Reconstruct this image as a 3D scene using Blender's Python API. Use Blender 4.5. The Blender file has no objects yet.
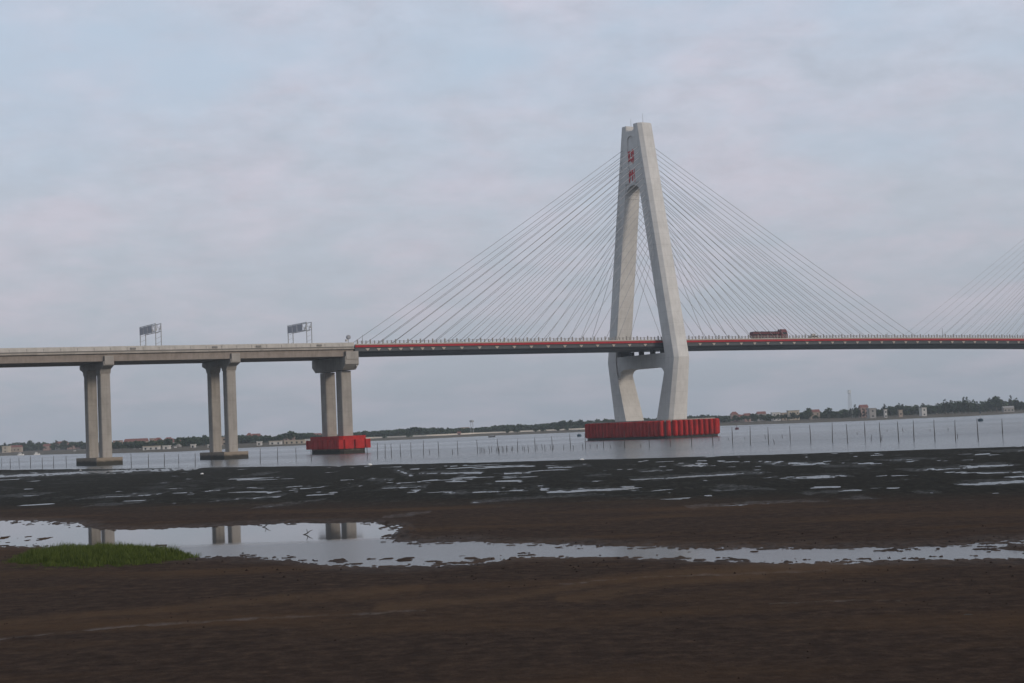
import bpy, bmesh, math, random
import numpy as np
from mathutils import Vector, Matrix
random.seed(7)
R = math.radians
S = bpy.context.scene
COL = S.collection

# ------------------------------------------------------------------ camera
F, HC, W, H = 1614.0, 7.0, 1024, 683
PITCH, ROLL = math.atan(85.2/F), R(2.4)
fw = np.array([0, math.cos(PITCH), math.sin(PITCH)])
r0 = np.array([1.0, 0, 0]); u0 = np.cross(r0, fw)
rt = r0*math.cos(ROLL)-u0*math.sin(ROLL); up = u0*math.cos(ROLL)+r0*math.sin(ROLL)
CAM = np.array([0, 0, HC])
cam = bpy.data.cameras.new('camera'); camo = bpy.data.objects.new('camera', cam); COL.objects.link(camo)
camo.matrix_world = Matrix(((rt[0], up[0], -fw[0], 0), (rt[1], up[1], -fw[1], 0), (rt[2], up[2], -fw[2], HC), (0, 0, 0, 1)))
cam.sensor_width = 36; cam.lens = F/1024*36; cam.clip_start = 0.5; cam.clip_end = 30000
S.camera = camo

def ray(x, y): return fw+rt*(x-W/2)/F+up*(H/2-y)/F
def ground(x, y, z=0.0):
    d = ray(x, y); k = (z-HC)/d[2]; return CAM+d*k
def proj(p):
    d = np.asarray(p, float)-CAM; z = d@fw
    return W/2+F*(d@rt)/z, H/2-F*(d@up)/z
def hor(x): return 448.2-0.0419*x

# ------------------------------------------------------------------ light
SUN_EL = R(17); sdir = Vector((0.80, -0.60, 0)).normalized()
sdir = Vector((sdir.x*math.cos(SUN_EL), sdir.y*math.cos(SUN_EL), math.sin(SUN_EL)))
sl = bpy.data.lights.new('sun', 'SUN'); sl.energy = 1.75; sl.angle = R(10); sl.color = (1.0, 0.86, 0.72)
so = bpy.data.objects.new('sun', sl); COL.objects.link(so)
so.rotation_euler = (-sdir).to_track_quat('-Z', 'Y').to_euler(); so.location = (300, -200, 300)
wd = bpy.data.worlds.new('World'); S.world = wd; wd.use_nodes = True
S.view_settings.view_transform = 'Standard'; S.view_settings.look = 'None'
S.view_settings.exposure = 0; S.view_settings.gamma = 1
try: S.view_settings.use_curve_mapping = False
except Exception: pass

def world():
    nt = wd.node_tree; nt.nodes.clear(); N = nt.nodes.new; L = nt.links.new
    out = N('ShaderNodeOutputWorld'); bg = N('ShaderNodeBackground'); L(bg.outputs[0], out.inputs[0])
    sky = N('ShaderNodeTexSky'); sky.sky_type = 'NISHITA'; sky.sun_disc = False
    sky.sun_elevation = SUN_EL; sky.sun_rotation = math.atan2(sdir.x, sdir.y); sky.dust_density = 2.0
    tc = N('ShaderNodeTexCoord'); sep = N('ShaderNodeSeparateXYZ'); L(tc.outputs['Generated'], sep.inputs[0])
    def m(op, a, b=None, c=None):
        n = N('ShaderNodeMath'); n.operation = op
        for i, v in enumerate((a, b, c)):
            if v is None: continue
            if isinstance(v, (int, float)): n.inputs[i].default_value = v
            else: L(v, n.inputs[i])
        return n.outputs[0]
    z = m('MAXIMUM', sep.outputs[2], 0.0)
    zz = m('ADD', z, 0.26)
    cx = m('DIVIDE', sep.outputs[0], zz); cy = m('DIVIDE', sep.outputs[1], zz)
    cmb = N('ShaderNodeCombineXYZ'); L(cx, cmb.inputs[0]); L(cy, cmb.inputs[1])
    def noise(scale, detail, rough, dist=0.0, off=0.0):
        mp = N('ShaderNodeMapping'); L(cmb.outputs[0], mp.inputs[0]); mp.inputs['Location'].default_value = (off, off*0.7, 0)
        n = N('ShaderNodeTexNoise'); n.inputs['Scale'].default_value = scale; n.inputs['Detail'].default_value = detail
        n.inputs['Roughness'].default_value = rough; n.inputs['Distortion'].default_value = dist
        L(mp.outputs[0], n.inputs['Vector']); return n.outputs[0]
    def ramp(src, pts):
        r = N('ShaderNodeValToRGB'); L(src, r.inputs[0]); e = r.color_ramp.elements
        while len(e) < len(pts): e.new(0.5)
        for el, (p, c) in zip(e, pts):
            el.position = p; el.color = (c[0], c[1], c[2], 1)
        return r.outputs[0]
    def mix(f, a, b):
        n = N('ShaderNodeMix'); n.data_type = 'RGBA'
        if isinstance(f, (int, float)): n.inputs[0].default_value = f
        else: L(f, n.inputs[0])
        for i, v in ((6, a), (7, b)):
            if isinstance(v, tuple): n.inputs[i].default_value = (*v, 1)
            else: L(v, n.inputs[i])
        return n.outputs[2]
    # stratus layer: colour by elevation
    base = ramp(z, [(0.0, (0.395, 0.43, 0.50)), (0.05, (0.45, 0.49, 0.565)), (0.13, (0.545, 0.585, 0.67)), (0.24, (0.585, 0.64, 0.755)), (0.45, (0.50, 0.55, 0.65)), (1.0, (0.44, 0.49, 0.58))])
    pink = mix(0.5, base, (0.64, 0.57, 0.65))
    blue = mix(0.5, base, (0.47, 0.63, 0.79))
    n1 = noise(4.2, 8, 0.6, 0.2, 3.1); n2 = noise(11.0, 7, 0.62, 0.15, 8.0); n3 = noise(2.1, 5, 0.55, 0.0, 2.35)
    f1 = ramp(n1, [(0.42, (0, 0, 0)), (0.66, (1, 1, 1))])
    c = mix(f1, base, pink)
    s2 = m('MULTIPLY', m('SUBTRACT', n2, 0.5), 0.42); s3 = m('MULTIPLY', m('SUBTRACT', n1, 0.5), 0.28)
    gain = m('ADD', m('MULTIPLY', m('ADD', s2, s3), m('MINIMUM', m('MULTIPLY', z, 5.0), 1.0)), 1.0)
    vm = N('ShaderNodeVectorMath'); vm.operation = 'SCALE'; L(c, vm.inputs[0]); L(gain, vm.inputs['Scale'])
    holes = m('MULTIPLY', ramp(n3, [(0.46, (0, 0, 0)), (0.62, (1, 1, 1))]), m('MULTIPLY', ramp(z, [(0.10, (0, 0, 0)), (0.22, (1, 1, 1))]), 0.85))
    c2 = mix(holes, vm.outputs[0], blue)
    sk = N('ShaderNodeVectorMath'); sk.operation = 'SCALE'; L(sky.outputs[0], sk.inputs[0]); sk.inputs['Scale'].default_value = 0.07
    c3 = mix(0.90, sk.outputs[0], c2)
    L(c3, bg.inputs[0]); bg.inputs[1].default_value = 1.0
world()

# ------------------------------------------------------------------ materials
class NT:
    def __init__(s, name):
        s.m = bpy.data.materials.new(name); s.m.use_nodes = True; s.t = s.m.node_tree
        s.b = s.t.nodes['Principled BSDF']; s.tc = s.t.nodes.new('ShaderNodeTexCoord')
    def n(s, k): return s.t.nodes.new(k)
    def l(s, a, b): s.t.links.new(a, b)
    def noise(s, scale, detail=4, rough=0.55, vec=None, stretch=(1, 1, 1), coord='Object'):
        mp = s.n('ShaderNodeMapping'); s.l(vec or s.tc.outputs[coord], mp.inputs[0]); mp.inputs['Scale'].default_value = stretch
        x = s.n('ShaderNodeTexNoise'); x.inputs['Scale'].default_value = scale; x.inputs['Detail'].default_value = detail
        x.inputs['Roughness'].default_value = rough; s.l(mp.outputs[0], x.inputs['Vector']); return x.outputs[0]
    def ramp(s, src, pts):
        r = s.n('ShaderNodeValToRGB'); s.l(src, r.inputs[0]); e = r.color_ramp.elements
        while len(e) < len(pts): e.new(0.5)
        for el, (p, c) in zip(e, pts):
            el.position = p; el.color = (*(c if isinstance(c, tuple) else (c, c, c)), 1)
        return r.outputs[0]
    def mix(s, f, a, b, mode='MIX'):
        x = s.n('ShaderNodeMix'); x.data_type = 'RGBA'; x.blend_type = mode
        if isinstance(f, (int, float)): x.inputs[0].default_value = f
        else: s.l(f, x.inputs[0])
        for i, v in ((6, a), (7, b)):
            if isinstance(v, tuple): x.inputs[i].default_value = (*v, 1)
            else: s.l(v, x.inputs[i])
        return x.outputs[2]
    def bump(s, src, strength, dist):
        x = s.n('ShaderNodeBump'); x.inputs['Strength'].default_value = strength; x.inputs['Distance'].default_value = dist
        s.l(src, x.inputs['Height']); s.l(x.outputs[0], s.b.inputs['Normal'])
    def col(s, c):
        if isinstance(c, tuple): s.b.inputs['Base Color'].default_value = (*c, 1)
        else: s.l(c, s.b.inputs['Base Color'])
        return s
    def rough(s, r, spec=0.3, metal=0.0):
        s.b.inputs['Roughness'].default_value = r; s.b.inputs['Specular IOR Level'].default_value = spec
        s.b.inputs['Metallic'].default_value = metal; return s

def weathered(name, c, var=0.25, streak=0.25, rough=0.85, spec=0.2, scale=0.35, lift=0.0):
    t = NT(name); a = t.noise(scale, 5, 0.6); b = t.noise(1.2, 5, 0.6, stretch=(1, 1, 0.06))
    dark = tuple(v*(1-var) for v in c); lt = tuple(min(1, v*(1+var*0.6)) for v in c)
    k = t.ramp(a, [(0.3, dark), (0.7, lt)])
    st = t.ramp(b, [(0.45, (1, 1, 1)), (0.75, (1-streak, 1-streak, 1-streak*1.1))])
    r_ = t.mix(1.0, k, st, 'MULTIPLY')
    if lift:            # joints between concrete pours
        sep = t.n('ShaderNodeSeparateXYZ'); t.l(t.tc.outputs['Object'], sep.inputs[0])
        md = t.n('ShaderNodeMath'); md.operation = 'PINGPONG'; t.l(sep.outputs[2], md.inputs[0]); md.inputs[1].default_value = lift/2
        r_ = t.mix(1.0, r_, t.ramp(md.outputs[0], [(0.05, 0.90), (0.14, 1.0)]), 'MULTIPLY')
        big = t.noise(0.06, 4, 0.6); r_ = t.mix(1.0, r_, t.ramp(big, [(0.35, 0.88), (0.6, 1.0)]), 'MULTIPLY')
    t.col(r_).rough(rough, spec); return t.m

def tidal(name, c):     # concrete block with a dark weed line below the high-water mark
    t = NT(name); a = t.noise(0.5, 5, 0.65); sep = t.n('ShaderNodeSeparateXYZ'); t.l(t.tc.outputs['Object'], sep.inputs[0])
    ad = t.n('ShaderNodeMath'); ad.operation = 'MULTIPLY_ADD'; t.l(a, ad.inputs[0]); ad.inputs[1].default_value = 1.6; t.l(sep.outputs[2], ad.inputs[2])
    mk = t.ramp(ad.outputs[0], [(0.0, 0.0), (1.0, 1.0)])
    mr = t.n('ShaderNodeMapRange'); t.l(ad.outputs[0], mr.inputs[0]); mr.inputs[1].default_value = 1.9; mr.inputs[2].default_value = 2.7
    t.col(t.mix(mr.outputs[0], (0.035, 0.032, 0.025), c)).rough(0.8, 0.2); return t.m

M = {}
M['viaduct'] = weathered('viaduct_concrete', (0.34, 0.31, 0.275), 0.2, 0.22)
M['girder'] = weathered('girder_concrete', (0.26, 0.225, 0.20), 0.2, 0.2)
M['parapet'] = weathered('parapet_concrete', (0.42, 0.40, 0.37), 0.15, 0.2)
M['column'] = weathered('column_concrete', (0.325, 0.305, 0.28), 0.16, 0.2, lift=5.0)
M['pylon'] = weathered('pylon_paint', (0.56, 0.555, 0.54), 0.08, 0.12, 0.7, 0.2, lift=4.5)
M['cap'] = tidal('pile_cap_concrete', (0.24, 0.20, 0.155))
M['deck'] = weathered('deck_steel', (0.045, 0.052, 0.062), 0.15, 0.15, 0.55, 0.3)
M['red'] = weathered('fender_red', (0.40, 0.020, 0.019), 0.3, 0.35, 0.7, 0.12)
M['strip'] = weathered('red_strip', (0.34, 0.02, 0.03), 0.12, 0.15, 0.7, 0.15)
M['black'] = NT('weed_black').col((0.022, 0.022, 0.022)).rough(0.7).m
M['rail'] = NT('rail_paint').col((0.42, 0.40, 0.37)).rough(0.6).m
M['railing'] = NT('railing_paint').col((0.20, 0.19, 0.18)).rough(0.6).m
M['kerb'] = NT('kerb_concrete').col((0.36, 0.32, 0.28)).rough(0.8).m
M['post'] = NT('rail_post').col((0.16, 0.155, 0.15)).rough(0.6).m
M['cable'] = NT('cable_sheath').col((0.30, 0.305, 0.32)).rough(0.6).m
M['white'] = NT('white_paint').col((0.75, 0.75, 0.73)).rough(0.5).m
M['steel'] = NT('galvanised').col((0.30, 0.31, 0.32)).rough(0.5, 0.4).m
M['asphalt'] = NT('asphalt').col((0.05, 0.05, 0.05)).rough(0.9).m
M['board'] = NT('sign_panel').col((0.24, 0.25, 0.28)).rough(0.5).m
M['char'] = NT('inscription_red').col((0.45, 0.02, 0.03)).rough(0.5).m
M['truckred'] = NT('truck_red').col((0.11, 0.010, 0.022)).rough(0.35, 0.5).m
M['cargo'] = weathered('cargo_tarp', (0.035, 0.022, 0.03), 0.3, 0.2)
M['glass'] = NT('dark_glass').col((0.02, 0.025, 0.03)).rough(0.1, 0.5).m
M['tyre'] = NT('tyre_rubber').col((0.02, 0.02, 0.02)).rough(0.9).m
M['wood'] = NT('stake_wood').col((0.045, 0.04, 0.036)).rough(0.9).m
M['roof'] = weathered('roof_tile', (0.21, 0.085, 0.07), 0.2, 0.1)
M['navy'] = NT('buoy_navy').col((0.02, 0.05, 0.08)).rough(0.6).m
M['bark'] = NT('bark').col((0.09, 0.07, 0.055)).rough(0.95).m
def leaf(name, c1, c2, sc=0.5):
    t = NT(name); oi = t.n('ShaderNodeObjectInfo'); a = t.noise(sc, 3, 0.7)
    k = t.ramp(a, [(0.3, c1), (0.72, c2)])
    hs = t.n('ShaderNodeHueSaturation'); t.l(k, hs.inputs['Color'])
    mr = t.n('ShaderNodeMapRange'); t.l(oi.outputs['Random'], mr.inputs[0]); mr.inputs[3].default_value = 0.75; mr.inputs[4].default_value = 1.3
    t.l(mr.outputs[0], hs.inputs['Value']); t.col(hs.outputs[0]).rough(0.9, 0.1); return t.m
M['leaf'] = leaf('broad_leaf', (0.022, 0.036, 0.018), (0.05, 0.070, 0.034))
M['needle'] = leaf('dark_needle', (0.014, 0.024, 0.014), (0.034, 0.046, 0.026))
M['grass'] = leaf('marsh_blade', (0.036, 0.056, 0.010), (0.105, 0.135, 0.036), 2.5)

# ------------------------------------------------------------------ builders
class MB:
    def __init__(s): s.v = []; s.f = []
    def add(s, vs, fs):
        o = len(s.v); s.v += [tuple(map(float, v)) for v in vs]; s.f += [tuple(i+o for i in f) for f in fs]
    def box(s, x0, x1, y0, y1, z0, z1):
        s.add([(x0, y0, z0), (x1, y0, z0), (x1, y1, z0), (x0, y1, z0), (x0, y0, z1), (x1, y0, z1), (x1, y1, z1), (x0, y1, z1)],
              [(0, 3, 2, 1), (4, 5, 6, 7), (0, 1, 5, 4), (1, 2, 6, 5), (2, 3, 7, 6), (3, 0, 4, 7)])
    def loft(s, rings, cap=True):
        n = len(rings[0]); vs = [p for r in rings for p in r]; fs = []
        for i in range(len(rings)-1):
            for j in range(n): fs.append((i*n+j, i*n+(j+1) % n, (i+1)*n+(j+1) % n, (i+1)*n+j))
        if cap: fs.append(tuple(range(n))[::-1]); fs.append(tuple((len(rings)-1)*n+j for j in range(n)))
        s.add(vs, fs)
    def prism(s, poly, axis, a, b):      # poly in the two other axes
        def P(p, t):
            return {'x': (t, p[0], p[1]), 'y': (p[0], t, p[1]), 'z': (p[0], p[1], t)}[axis]
        s.loft([[P(p, a) for p in poly], [P(p, b) for p in poly]])
    def tube(s, pts, rad, n=6):
        rings = []
        for i, p in enumerate(pts):
            p = Vector(p); d = (Vector(pts[min(i+1, len(pts)-1)])-Vector(pts[max(i-1, 0)])).normalized()
            a = d.cross(Vector((0, 0, 1)));  a = Vector((1, 0, 0)) if a.length < 1e-3 else a.normalized()
            b = d.cross(a); r = rad[i] if isinstance(rad, (list, tuple)) else rad
            rings.append([p+a*math.cos(2*math.pi*k/n)*r+b*math.sin(2*math.pi*k/n)*r for k in range(n)])
        s.loft(rings)
    def build(s, name, mat, parent=None, smooth=False):
        me = bpy.data.meshes.new(name); me.from_pydata(s.v, [], s.f)
        bm = bmesh.new(); bm.from_mesh(me); bmesh.ops.recalc_face_normals(bm, faces=bm.faces); bm.to_mesh(me); bm.free()
        if smooth: me.shade_smooth()
        me.materials.append(mat); o = bpy.data.objects.new(name, me); COL.objects.link(o)
        if parent: o.parent = parent
        return o
def tag(o, label=None, cat=None, group=None, kind=None):
    if label: o['label'] = label
    if cat: o['category'] = cat
    if group: o['group'] = group
    if kind: o['kind'] = kind
    return o
def empty(name, loc=(0, 0, 0), rz=0.0, **k):
    o = bpy.data.objects.new(name, None); COL.objects.link(o); o.location = loc; o.rotation_euler = (0, 0, rz); o.empty_display_size = 0.2
    return tag(o, **k)
def sub(name, loc, parent):
    o = bpy.data.objects.new(name, None); COL.objects.link(o); o.location = loc; o.parent = parent; return o
KIDS = {}
def copy_tree(o, parent=None):
    c = o.copy(); COL.objects.link(c)
    if parent: c.parent = parent
    for ch in [x for x in ALLCH.get(o.name, [])]: copy_tree(ch, c)
    return c
ALLCH = {}
def index_children():
    ALLCH.clear()
    for o in bpy.data.objects:
        if o.parent: ALLCH.setdefault(o.parent.name, []).append(o)

# ------------------------------------------------------------------ numpy noise
def vnoise(x, y, seed=0):
    xi = np.floor(x).astype(np.int64); yi = np.floor(y).astype(np.int64); fx = x-xi; fy = y-yi
    fx = fx*fx*(3-2*fx); fy = fy*fy*(3-2*fy)
    def h(a, b):
        n = (a*374761393+b*668265263+seed*1442695041) & 0xffffffff
        n = ((n ^ (n >> 13))*1274126177) & 0xffffffff
        return ((n ^ (n >> 16)) & 0xffff)/65535.0
    return (h(xi, yi)*(1-fx)+h(xi+1, yi)*fx)*(1-fy)+(h(xi, yi+1)*(1-fx)+h(xi+1, yi+1)*fx)*fy
def fbm(x, y, seed=0, o=4):
    s = 0; a = 0.5; t = 0
    for k in range(o):
        s = s+a*vnoise(x*2**k+k*17.3, y*2**k+k*9.1, seed+k); t += a; a *= 0.55
    return s/t-0.5
def seg_d(px, py, a, b, ky):
    ax, ay, bx, by = a[0], a[1]*ky, b[0], b[1]*ky; y = py*ky
    dx, dy = bx-ax, by-ay; t = np.clip(((px-ax)*dx+(y-ay)*dy)/(dx*dx+dy*dy+1e-9), 0, 1)
    return np.hypot(px-ax-t*dx, y-ay-t*dy)
def poly_sdf(px, py, P, ky):            # positive inside
    d = np.full(px.shape, 1e9); ins = np.zeros(px.shape, bool); n = len(P)
    for i in range(n):
        a, b = P[i], P[(i+1) % n]; d = np.minimum(d, seg_d(px, py, a, b, ky))
        c = ((a[1] > py) != (b[1] > py)) & (px < (b[0]-a[0])*(py-a[1])/(b[1]-a[1]+1e-12)+a[0]); ins ^= c
    return np.where(ins, d, -d)
def G(pts, z=0.0): return [tuple(ground(x, y, z)[:2]) for x, y in pts]

# ------------------------------------------------------------------ mudflat
EDGE = G([(-90, 471.5), (0, 469.8), (100, 469.0), (200, 467.8), (350, 465.3), (512, 461.6), (600, 459.2), (700, 456.6), (860, 451.9), (1024, 446.4), (1100, 443.0)])
POOL = G([(-60, 521), (40, 520.5), (75, 522.5), (88, 527.5), (120, 529.5), (190, 527.2), (225, 525.2), (300, 522.7), (372, 522), (398, 526), (400, 533), (392, 541),
          (420, 543), (470, 541), (560, 544.5), (640, 546), (720, 548), (800, 548.3), (900, 547.2), (960, 544.6), (1024, 540.5), (1090, 537.5), (1090, 541),
          (1024, 546), (986, 548.3), (1024, 550.5), (1090, 551), (1090, 560), (1024, 559.5), (930, 560.2), (860, 562), (830, 565), (760, 564), (720, 562), (620, 558.5),
          (520, 557.5), (495, 561.5), (440, 567), (380, 568), (330, 566), (290, 561), (240, 556.5), (205, 559), (185, 559), (165, 552), (150, 547.5), (60, 548), (0, 547.5), (-60, 548)])
SEAM = G([(-90, 514), (0, 513), (1024, 503), (1100, 502)])
STREAK = [((383, 488.5), (426, 487.3), 1.0), ((446, 493.3), (498, 492), 1.0), ((548, 492.2), (626, 489), 1.3), ((420, 473.4), (481, 472.9), .8), ((473, 502.6), (602, 495), .8),
          ((586, 476.5), (609, 475), .7), ((640, 471.5), (662, 470.5), .7), ((632, 480), (684, 477.2), .9), ((370, 479), (393, 480), .6), ((383, 518.8), (430, 513.5), .6), ((680, 477), (764, 472.4), 1.1),
          ((784, 480.3), (845, 475.5), 1.0), ((905, 471.2), (1012, 464.6), 1.1), ((962, 485), (1030, 481), 1.6), ((976, 473.5), (1030, 472.0), 1.0), ((762, 464.2), (825, 463.6), .8),
          ((680, 466.2), (703, 465), .8), ((687, 508), (824, 501.5), 1.1), ((841, 500), (873, 498.7), .9), ((915, 493.2), (938, 492.5), .8), ((91, 497.6), (154, 495), 1.0),
          ((206, 491.2), (229, 489.4), .8), ((216, 500.7), (279, 497), .9), ((252, 474.3), (271, 474), .7), ((10, 495.2), (38, 496), .8), ((93, 506), (143, 502.7), .7), ((259, 508), (322, 500.8), 1.0),
          ((-60, 478.2), (200, 468.6), 1.4), ((395, 540), (350, 545), 1.5), ((548, 467.5), (590, 466), .5), ((716, 488), (748, 487), .8), ((712, 491), (770, 489), .7), ((395, 469), (412, 476), .6),
          ((800, 494), (860, 490), .5), ((505, 473.5), (530, 472.8), .7), ((880, 461), (930, 458.5), .7), ((990, 452), (1040, 450), .8), ((820, 467), (880, 465.5), .5)]
RILL = [[(-20, 645), (60, 637), (130, 629.5), (200, 626), (260, 622), (340, 619), (425, 614)], [(560, 588), (640, 580.5), (720, 577), (830, 573)], [(770, 608), (860, 604), (900, 605)]]

def build_mud():
    nx = 1150; ang = np.linspace(R(-23), R(23), nx)
    iy = np.linspace(1/30.0, 1/640.0, 640); Yr = 1/iy
    Yr = np.concatenate([[-40, 4, 12, 20, 25], Yr])
    A, Y = np.meshgrid(ang, Yr)
    X = np.tan(A)*(np.abs(Y)*0.92+12)
    e = np.array(sorted(EDGE)); ye = np.interp(X, e[:, 0], e[:, 1])
    n_big = fbm(X/22, Y/40, 3, 4); n_mid = fbm(X/3.2, Y/5, 11, 4); n_sm = fbm(X/0.55, Y/0.8, 21, 3)
    near = np.clip((Y-40)/60, 0, 1)
    s = np.array(sorted(SEAM)); ys = np.interp(X, s[:, 0], s[:, 1])
    zone = np.clip((Y-ys+6)/26, 0, 1)                    # 0 brown band, 1 mussel flat
    river = (ye-Y+n_mid*7+n_big*10)*0.018
    h = np.minimum(river, 0.16)+n_big*0.05*(1-zone)
    h = h+(n_mid*0.03+n_sm*0.02)*(1-zone)
    # mussel flat: low ground with many wet hollows, longer across than deep
    w1 = fbm(X/7.5, Y/7.0, 41, 4); w2 = fbm(X/2.2, Y/2.6, 57, 3)
    flat = 0.085+w1*0.34+w2*0.10+n_big*0.15
    h = np.where(zone > 0, h*(1-zone)+zone*np.minimum(h, np.clip(flat, -0.03, 0.17)), h)
    wet = np.zeros(h.shape); st = np.full(h.shape, -9.0)
    tiny = fbm(X/0.9, Y/3.4, 91, 3)
    for a, b, r in STREAK:
        ga, gb = ground(*a), ground(*b); dist = 0.5*(ga[1]+gb[1]); px = dist/F
        d = seg_d(X, Y, ga, gb, HC/dist*0.95)/px           # one pixel deep and wide alike
        st = np.maximum(st, r*1.25-d)
    rag = (w2*1.6+n_mid*2.0+tiny*3.6)
    h = h-np.clip((st-np.abs(rag)*0.9+rag*0.5)*0.5+0.05, 0, 1)*0.34
    wet = np.maximum(wet, np.clip(st+0.9+rag*0.8, 0, 1)*0.42)
    fine = fbm(X/2.4, Y/3.2, 133, 3)+0.5*fbm(X/14, Y/22, 139, 2)
    wet = np.maximum(wet, np.clip((fine-0.14)*5, 0, 1)*0.24*zone)
    h = h-np.clip((fine-0.25)*8, 0, 1)*0.28*zone*np.clip((X+70)/90, 0.25, 1)
    d = poly_sdf(X, Y, POOL, 0.30)
    wob = n_mid*1.3+n_sm*1.5
    k = np.clip((d+wob*0.75)/0.55, -1, 1)
    pool = np.where(k > 0, -k*0.11, -k*0.10)
    isl = np.clip(n_sm*1.3+n_mid*0.5-0.13, 0, 1)*1.6*np.clip(1.25-np.abs(d)/1.0, 0.0, 1)
    h = np.where(d > -3.0, np.minimum(h, 0.0+pool*1.0+0.02*(k < 0)), h)
    wet = np.maximum(wet, np.clip(1-np.abs(d)/1.3+n_mid, 0, 1)*0.35)
    # speckled shallow patches of the pool
    for poly, lo in (([(300, 556), (490, 553), (490, 561), (440, 567), (380, 568), (330, 566)], 0.02), ([(365, 522), (420, 522), (425, 540), (375, 541)], 0.0),
                     ([(0, 521), (85, 521), (70, 528), (0, 526)], 0.06), ([(-60, 530), (70, 536), (60, 547), (-60, 547)], 0.10), ([(560, 556), (1000, 556), (1000, 561), (830, 565), (700, 562)], 0.07)):
        dd = poly_sdf(X, Y, G(poly), 0.3); msk = np.clip(dd/1.0, 0, 1)
        spk = np.clip((fbm(X/0.9, Y/2.0, 77, 3)-lo)*6, 0, 1)*0.24
        h = h+msk*spk
    h = h+np.where(d > 0, isl, 0)
    h = np.where(d > 0.0, np.minimum(h, 0.035+0.03*n_sm), h)
    for line in RILL:
        for a, b in zip(line[:-1], line[1:]):
            ga, gb = ground(*a), ground(*b); px = ga[1]/F; dd = seg_d(X, Y, ga, gb, HC/ga[1])/px
            kk = np.clip(1.25-(dd+n_sm*3.2+n_mid*2.5)/0.9, 0, 1)*np.clip(0.75+n_big*2.2+n_mid*1.6, 0, 1); h = h-kk*0.03; wet = np.maximum(wet, kk*0.62)
    silt = np.zeros(h.shape)
    for line in [[(0, 626), (80, 620), (180, 612), (300, 600), (420, 592)], [(380, 612), (520, 600), (600, 585), (700, 575), (860, 566)], [(560, 603), (660, 588), (760, 578)]]:
        for a, b in zip(line[:-1], line[1:]):
            ga, gb = ground(*a), ground(*b); px = ga[1]/F; dd = seg_d(X, Y, ga, gb, HC/ga[1])/px
            silt = np.maximum(silt, np.clip(1.0-(dd+n_sm*5+n_mid*8)/7.0, 0, 1))
    # ground outside the seen strip keeps rising a little behind the photographer
    h = np.where(Y < 30, 0.16+n_mid*0.03, h)
    wet = np.clip(wet, 0, 1)
    V = np.stack([X, Y, h], -1).reshape(-1, 3); ny = len(Yr)
    i = np.arange(ny-1)[:, None]*nx+np.arange(nx-1)[None, :]; i = i.ravel()
    Q = np.stack([i, i+1, i+nx+1, i+nx], -1)
    hq = h.ravel()[Q].max(1); Q = Q[hq > -0.35]
    me = bpy.data.meshes.new('mudflat'); me.vertices.add(len(V)); me.vertices.foreach_set('co', V.ravel())
    me.loops.add(Q.size); me.loops.foreach_set('vertex_index', Q.ravel().astype(np.int32))
    me.polygons.add(len(Q)); me.polygons.foreach_set('loop_start', (np.arange(len(Q))*4).astype(np.int32))
    me.update(calc_edges=True); me.shade_smooth()
    aw = me.attributes.new('wet', 'FLOAT', 'POINT'); aw.data.foreach_set('value', wet.ravel().astype(np.float32))
    asl = me.attributes.new('silt', 'FLOAT', 'POINT'); asl.data.foreach_set('value', silt.ravel().astype(np.float32))
    at = me.attributes.new('flat', 'FLOAT', 'POINT'); at.data.foreach_set('value', zone.ravel().astype(np.float32))
    o = bpy.data.objects.new('mudflat', me); COL.objects.link(o); tag(o, kind='structure')
    t = NT('mud')
    a = t.noise(1.3, 9, 0.78); b = t.noise(0.11, 5, 0.6, stretch=(.35, 1, 1)); c = t.noise(1.6, 8, 0.75, stretch=(1, 0.35, 1))
    brown = t.ramp(a, [(0.32, (0.020, 0.0128, 0.0092)), (0.5, (0.043, 0.0275, 0.0190)), (0.70, (0.082, 0.052, 0.035))])
    rusty = t.mix(t.ramp(b, [(0.48, 0.0), (0.68, 0.75)]), brown, (0.082, 0.047, 0.024))
    mus = t.ramp(c, [(0.35, (0.010, 0.0094, 0.007)), (0.55, (0.023, 0.021, 0.0155)), (0.72, (0.058, 0.051, 0.039))])
    am = t.n('ShaderNodeAttribute'); am.attribute_name = 'flat'
    sa = t.n('ShaderNodeAttribute'); sa.attribute_name = 'silt'; sm = t.n('ShaderNodeMath'); sm.operation = 'MULTIPLY'; t.l(sa.outputs['Fac'], sm.inputs[0]); sm.inputs[1].default_value = 0.42
    rusty = t.mix(sm.outputs[0], rusty, (0.120, 0.072, 0.038))
    wt = t.n('ShaderNodeAttribute'); wt.attribute_name = 'wet'
    t.col(t.mix(am.outputs['Fac'], rusty, mus)).rough(0.9, 0.04)
    wn = t.n('ShaderNodeMath'); wn.operation = 'MULTIPLY'; t.l(wt.outputs['Fac'], wn.inputs[0]); t.l(t.ramp(c, [(0.38, 0.25), (0.6, 1.0)]), wn.inputs[1])
    mr = t.n('ShaderNodeMapRange'); t.l(wn.outputs[0], mr.inputs[0]); mr.inputs[3].default_value = 0.9; mr.inputs[4].default_value = 0.28; t.l(mr.outputs[0], t.b.inputs['Roughness'])
    mr = t.n('ShaderNodeMapRange'); t.l(wn.outputs[0], mr.inputs[0]); mr.inputs[3].default_value = 0.03; mr.inputs[4].default_value = 0.5; t.l(mr.outputs[0], t.b.inputs['Specular IOR Level'])
    bb = t.n('ShaderNodeMath'); bb.operation = 'ADD'; t.l(a, bb.inputs[0]); t.l(c, bb.inputs[1])
    t.bump(bb.outputs[0], 0.9, 0.16)
    me.materials.append(t.m)
build_mud()

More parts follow.
